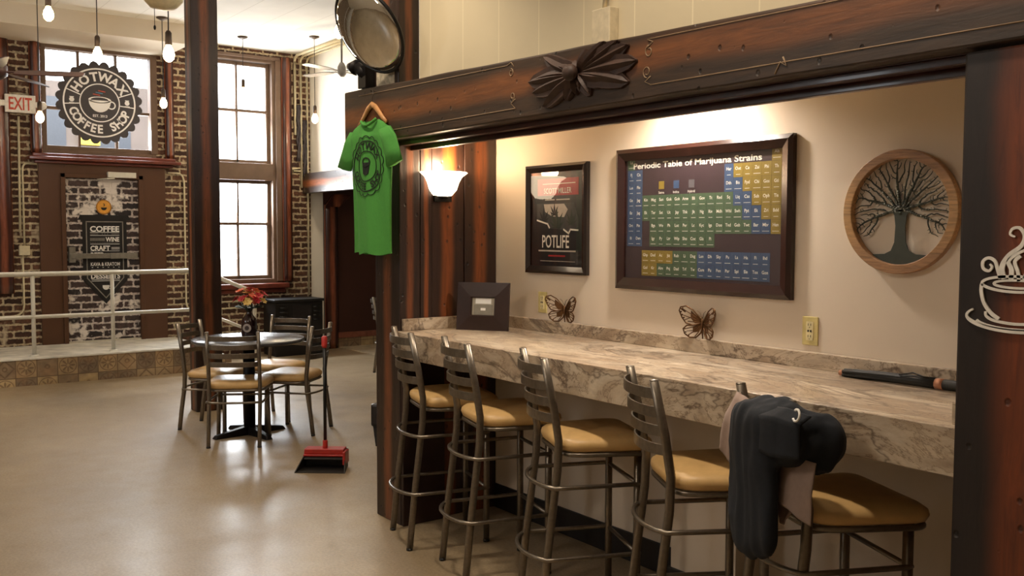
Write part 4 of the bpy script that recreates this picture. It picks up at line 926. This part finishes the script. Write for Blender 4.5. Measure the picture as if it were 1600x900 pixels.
# ------------------------------------------------------------------ round table and things on it
tb = thing('round_table', (-7.22, 2.74, 0), 'round black pedestal table with four chairs', 'table')
TT = mat('black_table_top', '#4a4a4c', .24, noise_amt=.1)
MB().lathe([(0, .735), (.425, .735), (.435, .745), (.435, .76), (.428, .765), (0, .765)], 64).build('tabletop', TT, tb)
mb = MB(); mb.tube([(0, 0, .05), (0, 0, .71)], .045, 20); mb.box((-.18, -.03, .70), (.18, .03, .735)); mb.box((-.03, -.18, .70), (.03, .18, .735)); mb.build('pedestal', IRON, tb)
for k in range(4):
    a = rad(8)+k*PI/2; Mb = Matrix.Rotation(a, 4, 'Z'); mb = MB()
    mb.taper([(.02, -.035, .0), (.31, -.03, .0), (.31, .03, .0), (.02, .035, .0)], [(.02, -.03, .07), (.29, -.02, .028), (.29, .02, .028), (.02, .03, .07)], 0, Mb)
    mb.build('base_foot', IRON, tb, bevel=.006)
gr = thing('beer_bottle', (-7.36, 2.80, .765), 'brown glass growler bottle with round label holding the flowers', 'bottle')
mb = MB(); mb.lathe([(0, 0), (.058, 0), (.062, .01), (.062, .115), (.055, .14), (.03, .17), (.022, .19), (.021, .215), (.026, .218), (.026, .228), (0, .228)], 24); mb.build('glass_body', mat('amber_glass', '#2a1310', .12, coat=.5), gr)
mb = MB(); Mt = plane((.0585*cos(-.65), .0585*sin(-.65), .07), (-sin(-.65), cos(-.65), 0), (0, 0, 1)); mb.ring(.001, .034, .004, .006, 24, 0, Mt); mb.ring(.001, .018, .006, .0068, 16, 1, Mt); mb.build('label', [mat('grey_label', '#b9aca2', .5), mat('label_dark', '#443531', .5)], gr)
fl = thing('flower_bunch', (-7.36, 2.80, .985), 'bunch of red and yellow artificial lilies in the brown bottle', 'flowers')
random.seed(11); RED = mat('petal_red', '#b3232a', .5, noise_amt=.3); YEL = mat('petal_yellow', '#e0bd6a', .5, noise_amt=.2); ORA = mat('petal_orange', '#d2603a', .5); LEAF = mat('dark_leaf', '#23301f', .5)
for i in range(34):
    a = random.uniform(0, 2*PI); r = random.uniform(.01, .13); h = random.uniform(.02, .12)*(1.2-r*3); c = Vector((r*cos(a), r*sin(a), max(.03, h+.03)))
    nrm = (c-Vector((0, 0, -.02))).normalized(); u = nrm.orthogonal().normalized(); v = nrm.cross(u); mb = MB(); mt = random.choice((RED, RED, YEL, YEL, ORA))
    for k in range(6):
        th = 2*PI*k/6; d = (u*cos(th)+v*sin(th)); s_ = nrm.cross(d); L_ = random.uniform(.03, .046); w_ = L_*.42
        p = [c, c+d*L_*.5+nrm*.012+s_*w_, c+d*L_+nrm*.016, c+d*L_*.5+nrm*.012-s_*w_]; q = [x_-nrm*.002 for x_ in p]
        mb.add([tuple(x_) for x_ in p+q], [(0, 1, 2, 3), (7, 6, 5, 4), (0, 4, 5, 1), (1, 5, 6, 2), (2, 6, 7, 3), (3, 7, 4, 0)])
    mb.ball(tuple(c+nrm*.006), .006); mb.build('blossom', [mt], fl)
mb = MB()
for i in range(9): a = 2*PI*i/9; mb.tube([(0, 0, -.06), (.03*cos(a), .03*sin(a), .0), (.09*cos(a), .09*sin(a), .04)], .0025, 5); mb.add([(.02*cos(a), .02*sin(a), .0), (.09*cos(a+.25), .09*sin(a+.25), .02), (.12*cos(a), .12*sin(a), .015), (.09*cos(a-.25), .09*sin(a-.25), .03)], [(0, 1, 2, 3), (3, 2, 1, 0)])
mb.build('foliage', LEAF, fl)

# black portable cabinet by the wall
cb_ = thing('black_cabinet', (-11.5, 5.05, 0), 'black boxy fireplace heater standing by the far brick wall', 'heater')
mb = MB(); mb.box((-.4, -.33, .0), (0, .33, .70)); mb.box((-.42, -.35, .70), (.02, .35, .735)); mb.build('cabinet_body', mat('cabinet_black', '#121010', .45), cb_, bevel=.01)
mb = MB(); mb.box((.0, -.10, .42), (.012, .16, .66)); mb.build('screen', mat('smoked_screen', '#2c2a2a', .15), cb_)
for y in (-.22, .24):
    for k in range(4): MB().tube([(.0, y-.045, .46+k*.055), (.014, y-.045, .46+k*.055), (.014, y+.045, .46+k*.055), (0, y+.045, .46+k*.055)], .011, 6).build('vent_slat', BLACK, cb_)

# black ottoman chair edge behind the counter post
ot = thing('leather_armchair', (-6.17, 3.73, 0), 'black leather armchair corner peeking out left of the counter post', 'armchair', rz=rad(36))
LT = mat('black_leather', '#17120f', .4, noise_amt=.2, nscale=20, bump=.1)
MB().box((-.28, -.26, .335), (.36, .3, .44)).build('seat_cushion', LT, ot, bevel=.03)
MB().box((-.32, -.30, .15), (.36, .3, .325)).build('seat_base', LT, ot, bevel=.02)
MB().box((.10, .2, .30), (.36, .34, .72)).build('backrest', LT, ot, bevel=.03)
for x in (-.27, .3):
    for y in (-.25, .25): MB().taper([(x-.02, y-.02, 0), (x+.02, y-.02, 0), (x+.02, y+.02, 0), (x-.02, y+.02, 0)], [(x-.035, y-.035, .16), (x+.035, y-.035, .16), (x+.035, y+.035, .16), (x-.035, y+.035, .16)]).build('leg', BLACK, ot)

# dustpan
dp = thing('lobby_dustpan', (-5.83, 2.72, 0), 'black upright dustpan with red trim and long handle on the floor', 'dustpan', rz=rad(51))
RP = mat('red_plastic', '#a8231c', .35, coat=.2); BP = mat('pan_black', '#1b1714', .5, noise_amt=.4, nscale=30)
# local: x right, y away from camera; opening faces -y
mb = MB(); mb.taper([(-.165, -.10, .0), (.165, -.10, .0), (.145, .10, .0), (-.145, .10, .0)], [(-.165, -.10, .004), (.165, -.10, .004), (.145, .10, .006), (-.145, .10, .006)])
mb.taper([(-.17, -.105, .0), (-.164, -.105, .0), (-.139, .10, .0), (-.145, .10, .0)], [(-.168, -.095, .010), (-.162, -.095, .010), (-.125, .10, .125), (-.131, .10, .125)])
mb.taper([(.164, -.105, .0), (.17, -.105, .0), (.145, .10, .0), (.139, .10, .0)], [(.162, -.095, .010), (.168, -.095, .010), (.131, .10, .125), (.125, .10, .125)])
mb.box((-.145, .095, 0), (.145, .105, .125)); mb.taper([(-.131, .0, .068), (.131, .0, .068), (.131, .1, .122), (-.131, .1, .122)], [(-.131, .0, .072), (.131, .0, .072), (.131, .1, .127), (-.131, .1, .127)])
mb.build('pan', BP, dp)
mb = MB(); mb.box((-.135, .02, .100), (.135, .115, .135)); mb.box((-.14, .01, .085), (.14, .03, .10)); mb.box((.130, .0, .03), (.150, .12, .12)); mb.box((-.14, .03, .085), (-.128, .11, .12)); mb.tube([(0, .06, .13), (0, .06, .19)], .017, 10); mb.build('hood', RP, dp, bevel=.005)
MB().tube([(0, .06, .17), (0, .062, .83)], .0115, 10).build('handle', BLACK, dp); MB().tube([(0, .062, .82), (0, .062, .835), (0, .062, .89), (0, .062, .90)], [.014, .02, .02, .012], 12).build('grip', mat('grip_red', '#c23a36', .4), dp)

# ------------------------------------------------------------------ shirt on hanger
hg = thing('wooden_hanger', (-4.58, 2.44, 2.235), 'light wooden hanger hooked on the header beam', 'hanger')
mb = MB(); mb.tube([(-.16, 0, -.055), (-.12, 0, -.03), (-.04, 0, .035), (0, 0, .052), (.04, 0, .035), (.12, 0, -.03), (.16, 0, -.055)], [.010, .013, .016, .017, .016, .013, .010], 10, rx=.007); mb.build('hanger_arms', mat('beech', '#c08c58', .4, noise_amt=.15), hg)
MB().tube([(0, 0, .05), (0, 0, .09), (.012, 0, .10), (.016, 0, .115), (.006, .0, .128), (-.008, 0, .122)], .0022, 6).build('hook', STEEL, hg)
MB().tube([(-4.58, 2.45, 2.357), (-4.58, 2.43, 2.359)], .0025, 6).build('nail', IRON, beam)
GREEN = mat('green_cotton', '#479038', .85, noise_amt=.05, nscale=80, bump=.1)
sh = thing('green_tshirt', (-4.58, 2.43, 2.2), 'bright green t-shirt with black round print on a wooden hanger', 't-shirt')
mb = MB()
def fold(u, z): return .017*sin(u*19+z*2.5)*min(1, max(0, -z*2.4))+.006*sin(u*43+z*7)+.010*sin(u*8-z*5)
rows_ = [(0, -.085, .085, 0), (-.015, -.13, .13, 0), (-.05, -.20, .195, 0), (-.09, -.232, .225, 0), (-.16, -.236, .228, 0), (-.25, -.232, .222, 0), (-.38, -.222, .215, 0), (-.52, -.215, .212, 0), (-.65, -.212, .212, 0), (-.715, -.212, .215, 0)]
nu = 44; nz = 48; vs = []; 
def rw(z):
    for a, b in zip(rows_, rows_[1:]):
        if b[0] <= z <= a[0]: t = (z-a[0])/(b[0]-a[0]); return a[1]+(b[1]-a[1])*t, a[2]+(b[2]-a[2])*t
    return rows_[-1][1:3]
for side in (0, 1):
    for j in range(nz+1):
        z = -.715*j/nz; xl, xr = rw(z)
        for i in range(nu+1):
            u = i/nu; x = xl+(xr-xl)*u; th = .034*(1-abs(2*u-1)**3)*min(1, .25+j/8)
            zz = z-(.028*max(0, 1-((2*u-1)/.42)**2)*(1-j/6) if j < 6 and side == 0 else 0)+(.006*sin(u*14) if j == nz else 0)
            y = (-th+fold(x, z)*.8 if side == 0 else .008)
            vs.append((x, y, zz))
n_ = (nu+1); fs = []
for side in (0, 1):
    o_ = side*n_*(nz+1)
    for j in range(nz):
        for i in range(nu): f_ = (o_+j*n_+i, o_+j*n_+i+1, o_+(j+1)*n_+i+1, o_+(j+1)*n_+i); fs.append(f_ if side else tuple(reversed(f_)))
o_ = n_*(nz+1)
for j in range(nz):
    for i in (0, nu): fs.append((j*n_+i, (j+1)*n_+i, o_+(j+1)*n_+i, o_+j*n_+i))
mb.add(vs, fs, 0, None, True)
mb.build('body', GREEN, sh)
for s in (-1, 1):
    mb = MB(); pts = [(s*.165, -.004, -.055), (s*.215, -.008, -.11), (s*.255, -.012, -.18), (s*.285, -.014, -.245)]; rr = [.055, .078, .078, .078]; vs = []; n = 20
    for (x, y, z), r in zip(pts, rr):
        for k in range(n): a = 2*PI*k/n; vs.append((x+r*cos(a)*.95, y+.020*sin(a)+.004*sin(3*a+z*20), z+r*cos(a)*.2*s))
    fs = [(i*n+k, i*n+(k+1) % n, (i+1)*n+(k+1) % n, (i+1)*n+k) for i in range(3) for k in range(n)]; fs.append(tuple(range(n))); fs.append(tuple(3*n+k for k in range(n)))
    mb.add(vs, fs, 0, None, True); mb.build('sleeve', GREEN, sh)
mb = MB(); mb.tube([(-.085+.17*i/12, -.012-.014*sin(PI*i/12), .002-.028*sin(PI*i/12)) for i in range(13)], .008, 8); mb.build('neckband', GREEN, sh)
mb = MB(); Ms = plane((.01, -.058, -.245), (1, 0, 0), (0, 0, 1)); sb = scallop(.150, .163, 18)
for a, b in zip(sb, sb[1:]+sb[:1]): ln(mb, [a, b], .004, 0, 0, Ms)
mb.ring(.132, .138, 0, .0015, 48, 0, Ms); mb.ring(.078, .083, 0, .0015, 40, 0, Ms)
arc_text(mb, 'HOTWAX', .107, .036, Ms, PI/2, rad(118), bold=.03, d=.001); arc_text(mb, 'COFFEE SHOP', .110, .034, Ms, -PI/2, rad(140), True, bold=.03, d=.001, sx=.9)
mb.prism([(-.03, .02), (.03, .02), (.022, -.04), (0, -.05), (-.022, -.04)], 0, .0015, 0, Ms); mb.ring(.024, .032, 0, .0015, 20, 0, Ms @ Matrix.Translation((0, .022, 0)), 1, .8)
pr_ = mb.build('back_print', mat('print_ink', '#12180f', .8), sh)
for v in pr_.data.vertices:     # lay the print on the cloth
    x, z = v.co.x, v.co.z; xl, xr = rw(z); u = (x-xl)/(xr-xl); th = .034*(1-abs(2*u-1)**3); v.co.y = -th+fold(x, z)*.8-.0025+(v.co.y+.058)

# ------------------------------------------------------------------ cup sign on the pillar
mb = MB(); Mc = plane((-1.175, 2.468, 1.43), (1, 0, 0), (0, 0, 1)); 
def stroke(pts, w=.006):
    if len(pts) < 14:      # round the bends
        P_ = [pts[0]]+list(pts)+[pts[-1]]; W_ = [w[0]]+list(w)+[w[-1]] if isinstance(w, list) else [w]*len(P_); q_, v_ = [], []
        for i in range(1, len(P_)-2):
            for k in range(5):
                t = k/5; c = (-.5*t+t*t-.5*t**3, 1-2.5*t*t+1.5*t**3, .5*t+2*t*t-1.5*t**3, -.5*t*t+.5*t**3)
                q_.append(tuple(sum(c[j]*P_[i-1+j][d] for j in range(4)) for d in (0, 1))); v_.append(W_[i]*(1-t)+W_[i+1]*t)
        pts = q_+[P_[-1]]; w = v_+[W_[-1]]
    n = len(pts); vs = []; ws = w if isinstance(w, list) else [w]*n
    for i in range(n):
        a, b = Vector(pts[max(0, i-1)]), Vector(pts[min(n-1, i+1)]); t = (b-a).normalized(); q = Vector((-t.y, t.x))*ws[i]; p = Vector(pts[i])
        vs += [(p.x-q.x, p.y-q.y, .0), (p.x+q.x, p.y+q.y, .0), (p.x+q.x, p.y+q.y, .005), (p.x-q.x, p.y-q.y, .005)]
    fs = [(i*4+k, i*4+(k+1) % 4, i*4+4+(k+1) % 4, i*4+4+k) for i in range(n-1) for k in range(4)]+[(3, 2, 1, 0), (4*n-4, 4*n-3, 4*n-2, 4*n-1)]
    mb.add(vs, fs, 0, Mc)
def el(cx, cy, rx, ry, a0=0, a1=360, n=36): return [(cx+rx*cos(rad(a0+(a1-a0)*i/n)), cy+ry*sin(rad(a0+(a1-a0)*i/n))) for i in range(n+1)]
stroke(el(0, .042, .087, .020), .0035); stroke(el(.004, .042, .06, .010), .003)
cupL = [(-.087, .04), (-.088, .02), (-.08, -.01), (-.062, -.035), (-.04, -.05)]; stroke(cupL, .0045); stroke([(-x, y) for x, y in cupL], .0045)
stroke([(-.075, -.032), (-.072, -.045), (-.05, -.055), (0, -.06), (.05, -.055), (.075, -.04)], .0035)
stroke(el(0, -.045, .125, .034, 150, 390, 40), [.0025+.003*sin(PI*i/40) for i in range(41)]); stroke(el(0, -.052, .10, .022, 190, 350, 24), .0028)
stroke(el(.105, .01, .028, .026, -100, 110, 16), .004)
stroke([(-.03, .055), (-.036, .085), (-.02, .115), (.01, .14), (.018, .165), (.006, .185), (-.012, .184), (-.018, .170), (-.006, .163)], [.006, .007, .006, .005, .0045, .004, .0035, .003, .002])
stroke([(-.012, .055), (-.012, .08), (-.02, .10), (-.002, .118), (.03, .135), (.05, .15)], [.006, .006, .005, .004, .003, .001]); stroke([(.008, .05), (.004, .075), (-.004, .10), (.01, .115)], .0045)
stroke([(-.04, .055), (-.048, .08), (-.055, .10), (-.072, .108), (-.086, .098), (-.084, .080), (-.070, .074), (-.062, .084), (-.068, .092)], [.004, .004, .004, .004, .004, .004, .0035, .003, .002])
stroke([(.02, .055), (.026, .08), (.03, .10), (.045, .108), (.058, .098), (.056, .082), (.044, .078), (.038, .086)], .0035)
tag(mb.build('coffee_cup_sign', mat('pale_sign', '#ebe6dc', .5)), 'white cut-out coffee cup with rising steam on the right pillar', 'sign')

# ------------------------------------------------------------------ jacket and taupe garment on the nearest stool
def cloth_blob(name, balls, vox, m, parent=None, amp=.006, seed=0, sm_it=4, fdir=(0, 0, 1)):
    mb = MB()
    for c, r in balls: mb.ball(c, r, n=18, m=12)
    ob = mb.build(name+'_tmp', m); ob.data.update()
    rm = ob.modifiers.new('r', 'REMESH'); rm.mode = 'VOXEL'; rm.voxel_size = vox
    s_ = ob.modifiers.new('s', 'SMOOTH'); s_.iterations = sm_it; s_.factor = .6
    dg = bpy.context.evaluated_depsgraph_get(); dg.update(); me = D.meshes.new_from_object(ob.evaluated_get(dg)); D.objects.remove(ob)
    me.update(); nrm = [v.normal.copy() for v in me.vertices]
    for v, n0 in zip(me.vertices, nrm):
        p = v.co; a = noise.noise(Vector((p.x*26+seed, p.y*26, p.z*5)))+.6*noise.noise(Vector((p.x*11+seed, p.y*13, p.z*9)))
        ridge = 1-abs(noise.noise(Vector((p.x*18, p.y*18+seed, p.z*6+p.x*6))))*2
        v.co = p+n0*(a*amp+ridge*amp*.9)
    me.name = name
    for p in me.polygons: p.use_smooth = True
    if not me.materials: me.materials.append(m)
    o = D.objects.new(name, me); COL.objects.link(o)
    if parent: o.parent = parent
    return o
def sheet(name, cols, m, parent, th=.004, nx=18, nz=18, amp=.006, fr=5, seed=0):
    """cloth panel: cols = list of polylines (top to bottom), swept left to right"""
    def at(pl, t):
        q = t*(len(pl)-1); i = min(int(q), len(pl)-2); return Vector(pl[i]).lerp(Vector(pl[i+1]), q-i)
    vs = []
    for i in range(nx+1):
        u = i/nx*(len(cols)-1); k = min(int(u), len(cols)-2); f = u-k
        for j in range(nz+1):
            p = at(cols[k], j/nz).lerp(at(cols[k+1], j/nz), f)
            p.y += amp*sin(fr*2*PI*i/nx+seed+j*.08)*(.3+.7*j/nz)+amp*.7*noise.noise(Vector((p.x*15+seed, 0, p.z*12)))
            vs.append(tuple(p))
    fs = [(i*(nz+1)+j, i*(nz+1)+j+1, (i+1)*(nz+1)+j+1, (i+1)*(nz+1)+j) for i in range(nx) for j in range(nz)]
    mb = MB(); mb.add(vs, fs, 0, None, True); o = mb.build(name, m, parent); sd = o.modifiers.new('solid', 'SOLIDIFY'); sd.thickness = th; sd.offset = 0; return o
NAVY = mat('navy_fleece', '#10151d', .9, noise_amt=.15, nscale=70, bump=.15); TAUPE = mat('taupe_cotton', '#8d786c', .9, noise_amt=.06, nscale=60, bump=.1)
SL, SA = (-1.81, 2.62, 0), rad(-25)
jk = thing('navy_jacket', SL, 'navy jacket hung over the back of the nearest bar stool', 'jacket', rz=SA)
balls = [((.085, -.322, .665+i*.03), (.128 if i > 1 else .105, .038, .06)) for i in range(13)]+[((.16, -.322, .70+i*.045), (.075, .034, .07)) for i in range(8)]
balls += [((.10, -.28, 1.055), (.095, .055, .048)), ((.155, -.26, 1.067), (.095, .06, .042)), ((.20, -.28, 1.0), (.12, .045, .085)),
         ((.20, -.20, .985), (.12, .08, .085)), ((.235, -.18, .995), (.09, .07, .08)), ((.22, -.22, 1.045), (.085, .06, .038)), ((.25, -.19, .955), (.065, .055, .055)), ((.16, -.22, .955), (.09, .07, .05))]
cloth_blob('jacket_body', balls, .010, NAVY, jk, .007, 3, 14)
sheet('jacket_flap', [[(.155, -.300, 1.085), (.150, -.348, 1.06), (.150, -.352, .965)], [(.25, -.29, 1.095), (.25, -.335, 1.07), (.25, -.342, .955)], [(.33, -.26, 1.085), (.33, -.296, 1.06), (.335, -.300, .965)]], NAVY, jk, .005, amp=.003, fr=2)
mb = MB(); Mj = plane((.318, -.30, 1.088), (1, .1, 0), (0, .2, 1)); mb.tube([(.015*cos(a), .017*sin(a), 0) for a in [rad(-140+i*17) for i in range(17)]], .0035, 8, M=Mj); mb.build('white_ring', WHITE, jk, label='white ring shape at the shoulder')
tg = thing('taupe_garment', SL, 'taupe garment under the navy jacket on the nearest bar stool', 'clothing', rz=SA)
sheet('left_panel', [[(-.145, -.215, .98), (-.145, -.262, 1.085), (-.16, -.30, 1.0), (-.185, -.305, .93), (-.20, -.30, .90)], [(-.08, -.23, .97), (-.08, -.285, 1.09), (-.09, -.325, 1.0), (-.12, -.32, .90), (-.13, -.315, .87)], [(.02, -.24, .97), (.02, -.295, 1.09), (.02, -.335, 1.0), (.0, -.33, .90), (-.01, -.325, .86)]], TAUPE, tg, .005, amp=.005, fr=2)
sheet('lower_panel', [[(.16, -.27, .95), (.15, -.285, .86), (.155, -.29, .815)], [(.24, -.26, .95), (.24, -.275, .86), (.25, -.28, .795)], [(.325, -.24, .95), (.33, -.255, .86), (.335, -.26, .772)]], TAUPE, tg, .004, amp=.003, fr=2)
sheet('lower_panel', [[(.10, -.25, .86), (.12, -.26, .80), (.16, -.262, .735)], [(.20, -.25, .86), (.20, -.258, .80), (.18, -.262, .73)], [(.26, -.24, .86), (.25, -.25, .81), (.20, -.258, .76)]], TAUPE, tg, .004, amp=.003, fr=2)
